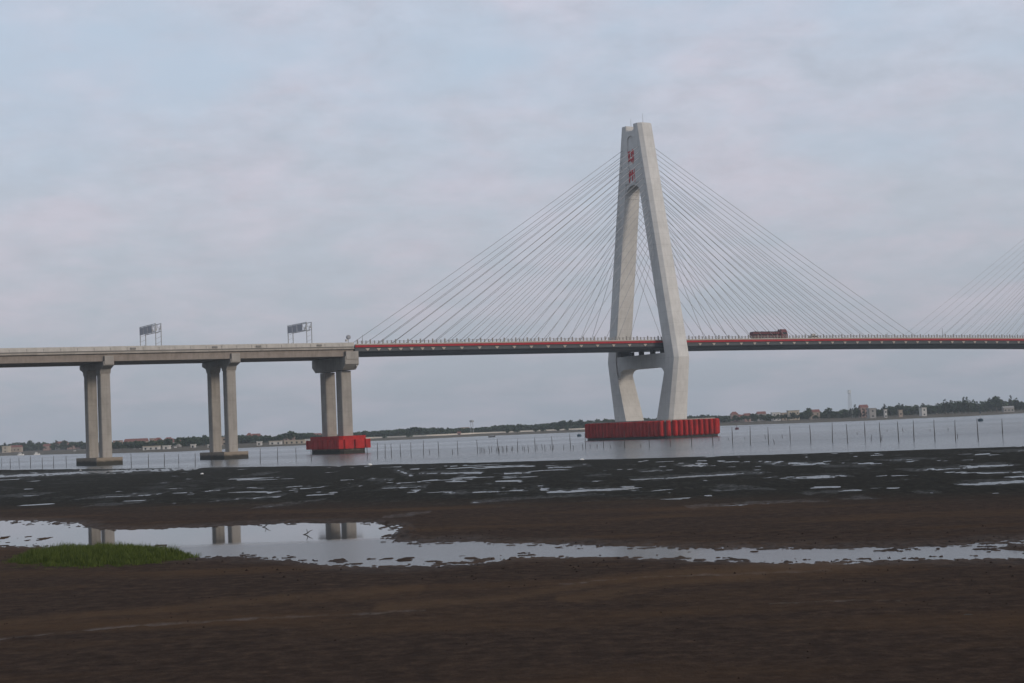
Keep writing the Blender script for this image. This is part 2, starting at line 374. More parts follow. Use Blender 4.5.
def sheet(name, pts, mat, z=0.0, kind='structure'):
    me = bpy.data.meshes.new(name); me.from_pydata([(p[0], p[1], z) for p in pts], [], [tuple(range(len(pts)))])
    me.materials.append(mat); o = bpy.data.objects.new(name, me); COL.objects.link(o); return tag(o, kind=kind)
def water_mat(name, col, rip, dist, rough, s1):
    t = NT(name); a = t.noise(s1, 4, 0.6, stretch=(1, 1, 1)); b = t.noise(0.012, 3, 0.5, stretch=(0.35, 1, 1))
    t.col(col).rough(rough, 0.5); t.b.inputs['IOR'].default_value = 1.33
    k = t.n('ShaderNodeMath'); k.operation = 'MULTIPLY'; t.l(a, k.inputs[0]); t.l(t.ramp(b, [(0.35, 0.45), (0.65, 1.0)]), k.inputs[1])
    if name == 'river':          # bands of wind ripple across the river
        bn = t.noise(0.012, 3, 0.5, stretch=(0.25, 0.55, 1)); t.l(t.ramp(bn, [(0.35, 0.15), (0.65, 0.24)]), t.b.inputs['Roughness'])
    if name == 'pool_water':     # sheltered upper pool is calm, the creek in front of it carries wind ripples
        sep = t.n('ShaderNodeSeparateXYZ'); t.l(t.tc.outputs['Object'], sep.inputs[0]); n_ = t.noise(0.12, 3, 0.5)
        ad = t.n('ShaderNodeMath'); ad.operation = 'MULTIPLY_ADD'; t.l(n_, ad.inputs[0]); ad.inputs[1].default_value = 5.0; t.l(sep.outputs[1], ad.inputs[2])
        mr = t.n('ShaderNodeMapRange'); t.l(ad.outputs[0], mr.inputs[0]); mr.inputs[1].default_value = 111.5; mr.inputs[2].default_value = 107.5
        mr.inputs[3].default_value = 0.04; mr.inputs[4].default_value = 1.0
        rr_ = t.n('ShaderNodeMapRange'); t.l(mr.outputs[0], rr_.inputs[0]); rr_.inputs[3].default_value = 0.03; rr_.inputs[4].default_value = 0.21; t.l(rr_.outputs[0], t.b.inputs['Roughness'])
        k2 = t.n('ShaderNodeMath'); k2.operation = 'MULTIPLY'; t.l(k.outputs[0], k2.inputs[0]); t.l(mr.outputs[0], k2.inputs[1]); k = k2
    t.bump(k.outputs[0], rip, dist); return t.m
s = sorted(SEAM)
sheet('tidal_pool_water', [(-60, 6), (60, 6), (s[-1][0]+40, s[-1][1]-25), s[-1], s[0], (s[0][0]-60, s[0][1]+30)], water_mat('pool_water', (0.05, 0.048, 0.045), 1.0, 0.04, 0.02, 1.6))
sheet('river_water', [s[0], s[-1], (s[-1][0]+40, s[-1][1]-25), (700, 60), (2600, 900), (2600, 2600), (-2600, 2600), (-2600, 700), (s[0][0]-60, s[0][1]+30)], water_mat('river', (0.075, 0.085, 0.085), 1.0, 0.75, 0.20, 0.45))
sheet('mud_bed', [(-4000, -600), (4000, -600), (4000, 1100), (-4000, 1100)], NT('bed').col((0.04, 0.03, 0.026)).rough(0.95, 0.05).m, -0.6)

# ------------------------------------------------------------------ bridge frame
TH = R(30); DV = np.array([math.cos(TH), math.sin(TH), 0]); NV = np.array([math.sin(TH), -math.cos(TH), 0])
T0 = np.array([54.606, 650.0, 0.0])-DV*0.5
def bw(s, t, z=0.0): return tuple(T0+DV*s+NV*t+np.array([0, 0, z]))
def crest(s): return -4.5e-5*(s-40)**2 if s > 40 else -1.0e-5*(s-40)**2
END = -135.6            # joint between viaduct and main bridge
# local frame: x = s, y = -t
def outer(z):           # outer face of a pylon leg (t), and full transverse width, and half length along the bridge
    zs = [0, 7.5, 31.5, 99, 126.9]
    o = np.interp(z, [0, 7.5, 31.5, 126.9], [20, 20.1, 24.6, 6.6]); a = np.interp(z, [0, 7.5, 31.5, 126.9], [4.5, 4.4, 3.65, 3.5])
    i = np.interp(z, [0, 7.5, 27, 31.5, 90, 99.0, 126.9], [10.6, 10.8, 16.9, 17.6, 6.9, 5.2, 2.6])
    return o, i, a
def leg_ring(z, sg, ch=1.2, cs=1.5):
    o, i, a = outer(z)
    p = [(-a, i), (a, i), (a, o-ch), (a-cs, o), (-a+cs, o), (-a, o-ch)]
    return [(x, -sg*y, z) for x, y in p]
def stadium(hs, ht, r, n=6):
    P = []
    for cx, cy, a0 in ((hs-r, ht-r, 0), (-hs+r, ht-r, 90), (-hs+r, -ht+r, 180), (hs-r, -ht+r, 270)):
        for k in range(n+1):
            a = R(a0+90*k/n); P.append((cx+r*math.cos(a), cy+r*math.sin(a)))
    return P

bridge = empty('cable_stayed_bridge', tuple(T0), TH, label='cable stayed bridge with white A shaped tower and dark red-striped deck', cat='bridge')
def hbox(mb, x, y, w, d, z0, z1): mb.box(x-w/2, x+w/2, y-d/2, y+d/2, z0, z1)

STROKES1 = [  # 琼, in a 10 x 10 box, x right, y up
    ((0.3, 8.7), (3.6, 9.2)), ((0.5, 5.6), (3.4, 6.0)), ((0.1, 2.2), (3.8, 3.3)), ((2.0, 9.0), (1.9, 2.8)),
    ((6.6, 10.2), (7.3, 9.2)), ((4.3, 8.4), (9.9, 8.9)), ((5.2, 7.2), (5.3, 5.0)), ((5.2, 7.2), (8.9, 7.5)), ((8.9, 7.5), (8.6, 5.1)), ((5.3, 5.0), (8.7, 5.2)),
    ((7.1, 5.0), (7.0, 0.3)), ((7.0, 0.3), (6.1, 1.1)), ((5.6, 3.6), (4.3, 1.3)), ((8.5, 3.7), (9.9, 1.6))]
STROKES2 = [  # 州
    ((2.2, 9.3), (2.0, 4.5)), ((2.0, 4.5), (0.6, 0.3)), ((0.3, 6.4), (0.7, 4.6)), ((3.2, 6.8), (3.8, 5.2)), ((5.2, 9.3), (5.1, 0.9)), ((6.3, 6.9), (7.1, 5.2)), ((8.7, 9.7), (8.6, -0.6))]

def make_pylon(sx):
    py = sub('pylon', (sx, 0, 0), bridge)
    dz = crest(sx)
    zs = [7.3, 14, 20, 27, 31.5, 33.5, 45, 60, 75, 90, 99, 110, 120, 126.9]
    for sg in (1, -1):
        mb = MB(); mb.loft([leg_ring(z, sg) for z in zs]); mb.build('leg', M['pylon'], py)
    # crosshead wall between the legs: arch below, concave top, niche on both faces
    def wall(face0, face1, prof):
        mb = MB(); n = len(prof)
        mb.loft([[(face0, -t, z) for t, z in prof], [(face1, -t, z) for t, z in prof]]); return mb
    prof = []
    for k in range(13):
        a = math.pi*k/12; prof.append((5.35*math.cos(a)*(1.0), 97.6+4.9*math.sin(a)))
    prof = [(5.6, 97.3)]+prof+[(-5.6, 97.3), (-3.0, 124.9), (-2.4, 124.7), (-1.2, 124.4), (0, 124.3), (1.2, 124.45), (2.3, 124.95), (2.9, 125.8)]
    wall(-3.1, 3.1, prof).build('crosshead', M['pylon'], py)
    # raised border leaving a round headed niche
    def niche_side(f):
        fr = MB(); 
        for (t0, t1, z0, z1) in ((-5.2, -2.35, 99.8, 122), (2.35, 5.2, 99.8, 122)): pass
        L = [(-2.3, 103.2)]+[(-2.3, 120.2)]+[(-2.3*math.cos(math.pi*k/10), 120.2+2.3*math.sin(math.pi*k/10)) for k in range(1, 10)]+[(2.3, 120.2), (2.3, 103.2)]
        out = [(-5.0, 103.2), (-3.1, 123.9), (-2.0, 124.2), (-1.0, 124.3), (0, 124.3), (0, 124.3), (1.0, 124.3), (1.6, 124.3), (2.2, 124.3), (2.6, 124.3), (2.9, 124.3), (3.1, 123.9), (5.0, 103.2)]
        for k in range(len(L)-1):
            q = [L[k], L[k+1], out[k+1], out[k]]
            fr.loft([[(f, -t, z) for t, z in q], [(f*1.13, -t, z) for t, z in q]])
        return fr
    for f in (-3.095, 3.095): niche_side(f).build('niche_border', M['pylon'], py)
    # characters on the face towards the side span and its opposite
    for f in (-1, 1):
        for strokes, z0 in ((STROKES1, 111.2), (STROKES2, 103.6)):
            mb = MB(); sc = 0.54
            for (a, b) in strokes:
                ax, az = (a[0]-5)*sc*0.98, z0+a[1]*sc; bx, bz = (b[0]-5)*sc*0.98, z0+b[1]*sc
                dx, dzz = bx-ax, bz-az; L = math.hypot(dx, dzz); nx_, nz_ = -dzz/L, dx/L; w0, w1 = 0.42, 0.26
                q = [(ax+nx_*w0, az+nz_*w0), (ax-nx_*w0, az-nz_*w0), (bx-nx_*w1, bz-nz_*w1), (bx+nx_*w1, bz+nz_*w1)]
                mb.loft([[(f*3.12, -x*(-f), z) for x, z in q], [(f*3.30, -x*(-f), z) for x, z in q]])
            mb.build('inscription', M['char'], py)
    # crossbeam below the deck with filleted corners
    mb = MB(); top = 33.6+dz
    lo = []
    for k in range(9):
        a = R(-180+0)+R(90)*k/8; pass
    def inn(z): return float(outer(z)[1])
    prof = [(inn(24.2)+1.2, 24.0), (inn(24.2)-0.05, 24.2), (15.4, 26.4), (14.4, 27.5), (13.0, 28.05), (11.5, 28.2)]
    prof = prof+[(-t, z) for t, z in prof[::-1]]+[(-inn(top)-1.0, top), (inn(top)+1.0, top)]
    mb.loft([[(-3.2, -t, z) for t, z in prof], [(3.2, -t, z) for t, z in prof]]); mb.build('crossbeam', M['pylon'], py)
    for t in (-11, -4, 4, 11):
        mb = MB(); hbox(mb, 0, t, 1.6, 1.6, top, 35.3+dz); mb.build('bearing', M['deck'], py)
    for t in (-16.1, 16.1):
        mb = MB(); mb.box(-2.6, 2.6, t-0.8, t+0.8, 33.6+dz, 36.6+dz); mb.build('side_stop', M['deck'], py)
    for t, h in ((4.6, 4.2), (-3.9, 3.6)):
        mb = MB(); mb.tube([(0, -t, 126.9), (0, -t, 126.9+h)], [0.10, 0.05], 5); mb.build('antenna', M['steel'], py)
    # pile cap and its fender
    st = stadium(12.7, 28.5, 3.5); mb = MB(); mb.prism(st, 'z', -3.0, 7.3); mb.build('pile_cap', M['column'], py)
    return py
def make_fender(sx):
    fr = sub('fender_ring', (sx, 0, 0), bridge)
    st = stadium(13.4, 29.2, 4.0, 5); mb = MB(); mb.loft([[(x, y, 0.0-1.0) for x, y in st], [(x, y, 1.15) for x, y in st]]); mb.build('fender_base', M['black'], fr)
    st = stadium(12.75, 28.55, 3.6, 5); mb = MB(); mb.prism(st, 'z', 1.16, 6.3); mb.build('fender_lining', NT('lining_shade_red').col((0.13, 0.03, 0.028)).rough(0.8).m, fr)  # darkened red puts the shade of the gaps between segments into the colour
    # walk the perimeter
    P = stadium(12.8, 28.6, 3.6, 8); P = [Vector((x, y, 0)) for x, y in P]; P.append(P[0])
    cum = [0]
    for a, b in zip(P[:-1], P[1:]): cum.append(cum[-1]+(b-a).length)
    def at(d):
        d %= cum[-1]
        for i in range(len(P)-1):
            if cum[i+1] >= d: return P[i].lerp(P[i+1], (d-cum[i])/max(1e-6, cum[i+1]-cum[i]))
    n = 66; w = cum[-1]/n
    for k in range(n):
        p0, p1 = at(k*w), at((k+1)*w); mid = (p0+p1)/2; tx = (p1-p0).normalized(); nm = Vector((tx.y, -tx.x, 0))
        if nm.dot(mid) < 0: nm = -nm
        ww = w*0.5*0.71; prof = [(-ww, 0.0), (-ww, 0.9), (-ww*0.72, 1.5), (-ww*0.3, 1.75), (ww*0.3, 1.75), (ww*0.72, 1.5), (ww, 0.9), (ww, 0.0)]
        rings = []
        for z, sc in ((0.9, 0.72), (1.35, 1.0), (4.0, 1.03), (6.5, 1.0), (6.95, 0.74)):
            rings.append([mid+tx*a*(0.9+0.1*sc)+nm*(b*sc)+Vector((0, 0, z)) for a, b in prof])
        mb = MB(); mb.loft(rings); mb.build('fender_segment', M['red'], fr)
    return fr
make_pylon(0); make_fender(0)
TX2 = 281.6
make_pylon(TX2); make_fender(TX2)

# main deck
def span(mb, s0, s1, step, sec, zf=crest):
    n = max(1, int(round((s1-s0)/step))); rings = []
    for k in range(n+1):
        s = s0+(s1-s0)*k/n; rings.append([(s, -t, z+zf(s)) for t, z in sec])
    mb.loft(rings)
MAIN0, MAIN1 = END+0.4, 404.0
mb = MB(); span(mb, MAIN0, MAIN1, 9, [(-14.8, 37.35), (14.8, 37.35), (14.8, 36.2), (13.9, 35.55), (-13.9, 35.55), (-14.8, 36.2)]); mb.build('girder', M['deck'], bridge)
mb = MB(); span(mb, MAIN0, MAIN1, 9, [(-15.0, 37.35), (15.0, 37.35), (15.0, 38.4), (-15.0, 38.4)]); mb.build('deck_slab', M['asphalt'], bridge)
for sg in (1, -1):
    mb = MB(); span(mb, MAIN0, MAIN1, 9, [(sg*15.005, 37.62), (sg*15.16, 37.62), (sg*15.16, 38.32), (sg*15.005, 38.32)]); mb.build('red_edge_strip', M['strip'], bridge)
    mb = MB(); span(mb, MAIN0, MAIN1, 9, [(sg*14.6, 38.404), (sg*15.2, 38.404), (sg*15.2, 38.85), (sg*14.6, 38.85)]); mb.build('kerb', M['kerb'], bridge)
    mb = MB()
    span(mb, MAIN0, MAIN1, 9, [(sg*14.85, 39.68), (sg*14.95, 39.68), (sg*14.95, 39.78), (sg*14.85, 39.78)])
    span(mb, MAIN0, MAIN1, 9, [(sg*14.85, 39.22), (sg*14.95, 39.22), (sg*14.95, 39.30), (sg*14.85, 39.30)])
    s = MAIN0+1
    k = 0
    while s < 300:
        z = crest(s); big = (k % 3 == 0)
        hbox(mb, s, -sg*14.9, 0.42 if big else 0.30, 0.24, 38.85+z, (40.35 if big else 39.95)+z); s += 1.66; k += 1
    mb.build('railing', M['railing'], bridge)
brk = []
side = [-130.4+4.35*k for k in range(8)]+[-92.5+7.4*k for k in range(12)]
main = [15.5+6.9*k for k in range(36)]
for sg in (1,):
    for s in side+main:
        if s > 262: continue
        z = crest(s); mb = MB()
        q = [(s-0.85, 37.2), (s+0.85, 37.2), (s+0.2, 36.35), (s-0.1, 36.35)]
        mb.loft([[(a, -sg*14.83, b+z) for a, b in q], [(a, -sg*15.0, b+z) for a, b in q]]); mb.build('anchor_bracket', M['kerb'], bridge)

# stay cables
cabs = []
def cable(tx, sdeck, zt, sg, k):
    o = float(outer(zt)[0]); t_top = o-2.6; x_top = tx+(3.3 if sdeck > tx else -3.3)
    A = Vector((sdeck, -sg*14.3, 38.6+crest(sdeck))); B = Vector((x_top, -sg*t_top, zt))
    L = (B-A).length; mid = []
    n = 8
    for i in range(n+1):
        f = i/n; p = A.lerp(B, f); p.z -= 4*0.0045*L*f*(1-f)*(L/150.0); mid.append(p)
    return mid
NC = 20; spare = MB()
for tx in (0.0, TX2):
    for sg in (1, -1):
        for side_ in (-1, 1):
            for k in range(NC):
                f = k/(NC-1); zt = 75.5+42.0*f+0.0
                kk = k; dm = 18.5+6.1*kk
                if tx == 0 and side_ < 0: sd = -(18.0+5.72*kk)
                else: sd = tx+side_*dm
                pts = cable(tx, sd, zt, sg, k)
                if tx == 0 or (side_ < 0 and sd < 193):
                    m_ = MB(); m_.tube(pts, 0.085 if tx == 0 else 0.055, 5); m_.build('stay_cable', M['cable'], bridge, True)
                else: spare.tube(pts, 0.085, 5)
o = spare.build('stay_cables', M['cable'], bridge, True); o['kind'] = 'stuff'
# slim poles standing on the deck edge
for s, h in ((-132.0, 3.6), (148.5, 4.6), (116, 2.6)):
    mb = MB(); mb.tube([(s, -14.4, 38.4+crest(s)), (s, -14.4, 38.4+crest(s)+h)], [0.11, 0.07], 6); mb.build('edge_pole', M['post'], bridge)

# ------------------------------------------------------------------ viaduct
via = empty('approach_viaduct', bw(END, 0), TH, label='concrete approach viaduct on paired columns left of the cable bridge', cat='viaduct')
V0, V1 = -460.0, END
def vs(mb, sec, s0=V0, s1=V1): span(mb, s0-END, s1-END, 10, sec, lambda s: crest(s+END))
mb = MB(); vs(mb, [(-15.0, 37.0), (15.0, 37.0), (15.1, 37.05), (15.1, 37.5), (-15.1, 37.5), (-15.1, 37.05)]); mb.build('deck_slab', M['viaduct'], via)
for t0 in (-11.6, -3.9, 3.9, 11.6):
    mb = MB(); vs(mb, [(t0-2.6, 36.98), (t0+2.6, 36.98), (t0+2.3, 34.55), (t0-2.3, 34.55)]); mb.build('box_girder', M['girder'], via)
for sg in (1, -1):
    mb = MB(); vs(mb, [(sg*14.55, 37.9), (sg*15.22, 37.9), (sg*15.2, 38.1), (sg*15.0, 39.35), (sg*14.75, 39.35)])
    mb.build('parapet', M['parapet'], via)
    mb = MB(); vs(mb, [(sg*14.5, 37.5), (sg*14.95, 37.5), (sg*14.95, 37.9), (sg*14.5, 37.9)]); mb.build('parapet_shadow_line', M['post'], via)  # recessed strip in a dark colour, painting the shadow line below the parapet
mb = MB()
for k in range(60):
    s = V0+5.4*k; mb.box(s-0.05-END, s+0.05-END, -15.235, -15.0, 37.92+crest(s), 38.9+crest(s))
mb.build('joint_lines', M['post'], via)
for s in (-187.0, -171.4, -149.0, -215):
    mb = MB(); z = crest(s); mb.box(s-0.9-END, s+0.9-END, -15.5, -15.24, 38.2+z, 38.8+z); mb.build('service_box', M['post'], via)
def octo(cx, cy, a, b, c): return [(cx-a+c, cy-b), (cx+a-c, cy-b), (cx+a, cy-b+c), (cx+a, cy+b-c), (cx+a-c, cy+b), (cx-a+c, cy+b), (cx-a, cy+b-c), (cx-a, cy-b+c)]
def make_pier(s, a, b, base_z, ch, half=14.7, tall=0.0, drop=3.2, tc=8.0):
    p = sub('pier', (s-END, 0, 0), via); z0 = crest(s)
    for t in (tc, -tc):
        mb = MB(); mb.prism(octo(0, -t, a, b, 0.22), 'z', base_z-0.05, 34.2+z0-drop+0.05); mb.build('column', M['column'], p)
    # hammerhead: flares above each column, stepped ends
    top = 34.5+z0; bt = top-drop
    prof = [(half, top), (half, top-drop*0.40), (8+b+0.9, bt+0.9), (8+b, bt-0.6), (8-b, bt-0.6), (8-b-1.2, bt+1.1), (1.6, bt+1.3)]
    if tall: prof = [(half, top), (half, bt+1.9), (half-2.9, bt), (half-4.0, bt)]
    prof = prof+[(-t, z) for t, z in prof[::-1]]
    mb = MB(); mb.loft([[(-a-0.05-ch, -t, z) for t, z in prof], [(a+0.05+ch, -t, z) for t, z in prof]]); mb.build('crosshead', M['column'], p)
    for sg in (1, -1):
        mb = MB(); y0, y1 = sorted((-sg*14.25, -sg*(half+0.25))); mb.box(-a-ch+0.3, a+ch-0.1, y0, y1, top-1.0, 36.3+z0); mb.build('end_block', M['column'], p)
    return p
for s in (-223.0, -179.6, -266.5, -310.0, -353.5, -397.0, -440.5):
    p = make_pier(s, 1.65, 2.0, 2.5, 0.05)
    mb = MB(); mb.prism([(-4.3, -12.5), (4.3, -12.5), (4.3, 12.5), (-4.3, 12.5)], 'z', -2.5, 2.5); mb.build('pile_cap', M['cap'], p)
p = make_pier(-136.6, 1.95, 2.4, 6.0, 0.6, 15.0, 1, 4.6, 7.1)
mb = MB(); mb.prism(octo(0, 0, 4.9, 13.6, 1.2), 'z', -2.5, 6.1); mb.build('pile_cap', M['cap'], p)
mb = MB(); mb.prism(octo(0, 0, 5.2, 14.0, 1.2), 'z', 4.4, 6.25); mb.build('fender_top', M['red'], p)
pan = [(-6.1, -5.0, -13.4, -9.2, 'x'), ]
for (x0, x1, y0, y1) in [(-6.1, -5.1, -13.0, -9.6), (-6.1, -5.1, -9.2, -5.2), (-6.1, -5.1, -4.8, -0.8), (-6.1, -5.1, -0.4, 3.6), (-6.1, -5.1, 4.0, 8.0), (-6.1, -5.1, 8.4, 13.0),
                         (5.1, 6.1, -13.0, -9.6), (5.1, 6.1, -9.2, -5.2), (5.1, 6.1, -4.8, -0.8), (5.1, 6.1, -0.4, 3.6), (5.1, 6.1, 4.0, 8.0), (5.1, 6.1, 8.4, 13.0),
                         (-3.9, -0.2, -14.9, -13.9), (0.2, 3.9, -14.9, -13.9), (-3.9, -0.2, 13.9, 14.9), (0.2, 3.9, 13.9, 14.9),
                         (-6.2, -4.2, -14.8, -13.3), (4.2, 6.2, -14.8, -13.3), (-6.2, -4.2, 13.3, 14.8), (4.2, 6.2, 13.3, 14.8)]:
    mb = MB(); c = 0.25; P_ = [(x0+c, y0), (x1-c, y0), (x1, y0+c), (x1, y1-c), (x1-c, y1), (x0+c, y1), (x0, y1-c), (x0, y0+c)]
    cx, cy = (x0+x1)/2, (y0+y1)/2
    mb.loft([[(cx+(x-cx)*k, cy+(y-cy)*k, z) for x, y in P_] for z, k in ((1.75, 0.93), (2.0, 1), (4.7, 1), (4.95, 0.93))]); mb.build('fender_panel', M['red'], p)
mb = MB(); mb.box(1.9, 2.3, -14.4, -13.9, 30.6, 38.0); mb.build('drain_pipe', M['rail'], p)

# ------------------------------------------------------------------ things on the bridges
def gantry(s, label):
    g = empty('sign_gantry', bw(s, 0, 37.5+crest(s)), TH, label=label, cat='road gantry', group='sign gantries over the viaduct')
    for t in (9.8, -7.4):
        for x in (-0.95, 0.95):
            mb = MB(); mb.tube([(x, -t, 0), (x, -t, 9.6)], 0.16, 8); mb.build('post', M['steel'], g)
        mb = MB()
        for k in range(5): mb.tube([(-0.95, -t, 1+k*1.7), (0.95, -t, 1.85+k*1.7)], 0.06, 5)
        mb.build('post_lacing', M['steel'], g)
    mb = MB()
    for x in (-0.95, 0.95):
        for z in (6.9, 9.5): mb.tube([(x, -10.1, z), (x, 7.7, z)], 0.13, 6)
        for k in range(8): a = -9.8+k*2.1; mb.tube([(x, a, 6.9 if k % 2 else 9.5), (x, a+2.1, 9.5 if k % 2 else 6.9)], 0.07, 5)
    mb.build('truss', M['steel'], g)
    for (y0, y1) in ((-6.5, -1.9), (-1.4, 2.6), (3.0, 7.2)):
        mb = MB(); mb.box(-1.22, -1.1, y0, y1, 6.75, 9.2); pnl = mb.build('sign_panel', M['board'], g)
    mb = MB()
    for k in range(4): a = -8+k*4.5; mb.box(1.0, 1.5, a-0.3, a+0.3, 7.6, 8.2)
    mb.build('camera_box', M['steel'], g)
gantry(-204.6, 'steel gantry with dark sign panels over the viaduct, farther from the tower')
gantry(-150.3, 'open steel lattice gantry over the viaduct, nearer to the red-footed pier')
sg_ = empty('warning_light', bw(-137.6, 14.8, 39.35+crest(-137)), TH, label='small round dark lamp on a stub at the end of the viaduct parapet', cat='lamp')
mb = MB(); mb.tube([(0, 0, 0), (0, 0, 1.2)], 0.12, 6); mb.build('stub', M['steel'], sg_)
mb = MB(); mb.tube([(0, 0.45, 1.9), (0, 0.3, 1.9), (0, -0.3, 1.9), (0, -0.45, 1.9)], [0.5, 0.8, 0.8, 0.5], 12); mb.build('lamp_head', M['board'], sg_)
mb = MB(); mb.box(-1.1, -0.5, -0.4, 0.4, 0.4, 1.1); mb.build('control_box', M['rail'], sg_)

def wheel(parent, x, y, r=0.52):
    w_ = MB(); n = 16; w_.loft([[(x+r*k*math.cos(2*math.pi*i/n), yy, r+r*k*math.sin(2*math.pi*i/n)) for i in range(n)] for yy, k in ((y-0.16, 0.9), (y-0.12, 1), (y+0.12, 1), (y+0.16, 0.9))])
    o = w_.build('wheel', M['tyre'], parent)
    w_ = MB(); w_.loft([[(x+r*0.5*math.cos(2*math.pi*i/n), yy, r+r*0.5*math.sin(2*math.pi*i/n)) for i in range(n)] for yy in (y-0.165, y+0.165)]); w_.build('rim', M['steel'], o)
def truck():
    s0, s1, t = 46.4, 64.6, 9.0
    g = empty('cargo_truck', bw(s0, t, 38.42+crest(60)), TH, label='long dark red lorry with high cab crossing the bridge deck', cat='truck')
    L = s1-s0
    mb = MB(); mb.box(0.2, L-3.0, -1.0, 1.0, 0.95, 1.2); mb.build('chassis', M['tyre'], g)
    mb = MB(); mb.box(0, L-4.0, -1.25, 1.25, 1.2, 3.3); mb.build('cargo_box', M['truckred'], g)
    mb = MB()
    n = 12
    for k in range(n): mb.loft([[(0.1+(L-4.2)*k/n, y, z) for y, z in ((-1.2, 3.3), (1.2, 3.3), (1.05, 3.5+0.12*((k*7) % 3)), (-1.05, 3.48+0.1*((k*5) % 3)))], [((L-4.2)*(k+0.96)/n, y, z) for y, z in ((-1.2, 3.3), (1.2, 3.3), (1.05, 3.6), (-1.05, 3.6))]])
    mb.build('tarpaulin', M['cargo'], g)
    mb = MB()
    for k in range(14):
        x = 0.4+(L-4.8)*k/13; mb.box(x-0.08, x+0.08, -1.32, -1.25, 1.3, 3.28)
    mb.box(0, L-4.0, -1.30, -1.251, 2.0, 2.6); mb.build('side_rails', M['cargo'], g)
    c0 = L-3.4
    mb = MB(); q = [(c0, 0.8), (L-0.25, 0.8), (L, 1.0), (L, 2.3), (L-0.35, 3.4), (L-0.9, 4.45), (c0+0.1, 4.5), (c0, 4.1)]
    mb.loft([[(a, -1.22, b) for a, b in q], [(a, 1.22, b) for a, b in q]]); cb = mb.build('cab', M['truckred'], g)
    mb = MB(); q = [(c0+0.8, 2.35), (L-0.45, 2.35), (L-0.75, 3.25), (c0+0.8, 3.25)]; mb.loft([[(a, -1.235, b) for a, b in q], [(a, -1.225, b) for a, b in q]]); mb.build('side_window', M['glass'], cb)
    mb = MB(); mb.loft([[(L+0.01, y, 2.35) for y in (-1.1, 1.1)]+[(L-0.32, y, 3.35) for y in (1.1, -1.1)], [(L+0.04, y, 2.35) for y in (-1.1, 1.1)]+[(L-0.29, y, 3.35) for y in (1.1, -1.1)]]); mb.build('windscreen', M['glass'], cb)
    mb = MB(); mb.box(L-0.05, L+0.12, -1.2, 1.2, 0.55, 1.15); mb.build('bumper', M['white'], g)
    for x in (1.6, 2.9, 4.2, 12.6, 13.9, L-1.4):
        for y in (-1.05, 1.05): wheel(g, x, y)
truck()
def car():
    g = empty('parked_car', bw(79.2, 9.5, 38.42+crest(80)), TH, label='small pale van-like car on the deck ahead of the lorry', cat='car')
    mb = MB(); q = [(-2.4, 0.35), (2.4, 0.35), (2.45, 0.9), (1.6, 1.05), (0.9, 1.75), (-1.6, 1.85), (-2.35, 1.1)]
    mb.loft([[(a, -0.85, b) for a, b in q], [(a, 0.85, b) for a, b in q]]); bd = mb.build('body', M['parapet'], g)
    mb = MB(); q = [(-1.7, 1.1), (1.2, 1.1), (0.75, 1.6), (-1.45, 1.65)]; mb.loft([[(a, -0.87, b) for a, b in q], [(a, -0.852, b) for a, b in q]]); mb.build('side_window', M['glass'], bd)
    mb = MB(); mb.box(-1.2, 0.5, -0.6, 0.6, 1.86, 2.5); mb.build('roof_load', M['rail'], g)
    for x in (-1.5, 1.5):
        for y in (-0.8, 0.8): wheel(g, x, y, 0.32)
car()

# ------------------------------------------------------------------ fishing stakes in the river
def stake(name, x, yb, yt, label, group, lean=None):
    b = ground(x, yb, 0.0); d = b[1]; h = (yb-yt)*d/F
    o = empty_loc = MB(); lx = random.uniform(-0.03, 0.03)*h if lean is None else lean*h
    r = 0.085 if name == 'fishing_stake' else 0.07
    pts = [(0, 0, -1.0), (lx*0.3, 0, h*0.35), (lx*0.7+random.uniform(-.04, .04), 0, h*0.7), (lx, random.uniform(-.1, .1), h)]
    o.tube(pts, [r*1.2, r*1.1, r, r*0.6], 6); ob = o.build(name, M['wood']); ob.location = tuple(b)
    return tag(ob, label, 'stake', group)
XS = [1.5, 10.4, 19.2, 30.5, 42.3, 53.7, 66.4, 131.4, 148.5, 164.4, 178.9, 195.3, 212, 260.3, 277.7, 296.2, 311.5, 367.3, 377.6, 385.2, 391.6, 400.7, 411.2, 423.6, 438.9, 458, 477.6,
      498.2, 517.6, 535.4, 552.5, 570.6, 585.7, 603.5, 624.5, 649.4, 670.5, 691.7, 713, 732.8, 750.4, 768.5, 790.5, 810.9, 832.5, 847.7, 865.4, 880.6, 898.8, 914, 935, 955.6, 978.3, 1003]
bx = [0, 145, 195, 296, 400, 500, 600, 700, 800, 900, 1000, 1030]; by = [468.5, 467, 465.5, 461.5, 457, 452.5, 447.5, 446.3, 443.7, 442, 440, 439.5]
for x in XS:
    yb = float(np.interp(x, bx, by))+random.uniform(-.5, .5); ht = float(np.interp(x, [0, 300, 500, 800, 1024], [11.5, 14.5, 14, 19, 23]))+random.uniform(-1.2, 1)
    if x > 1010: continue
    stake('fishing_stake', x, yb, yb-ht, 'tall thin wooden stake standing in the river in the long net line', 'tall net stakes in the river')
for x in [480, 481.6, 483.2, 485, 490, 491.5, 496.5, 498, 499.5, 502.5, 504, 506, 507.5, 511.5, 512.6, 523, 525, 528.5, 537, 542.5, 545, 551, 553, 563.5, 573.5, 583, 590.5, 452.5, 430, 348]:
    stake('short_stake', x, 452.6-(x-490)*0.035+random.uniform(-1.2, .8), 447.0-(x-490)*0.035+random.uniform(-1.2, 1), 'short crooked stick poking out of the river left of the big red fender', 'short sticks left of the tower', random.uniform(-.2, .2))
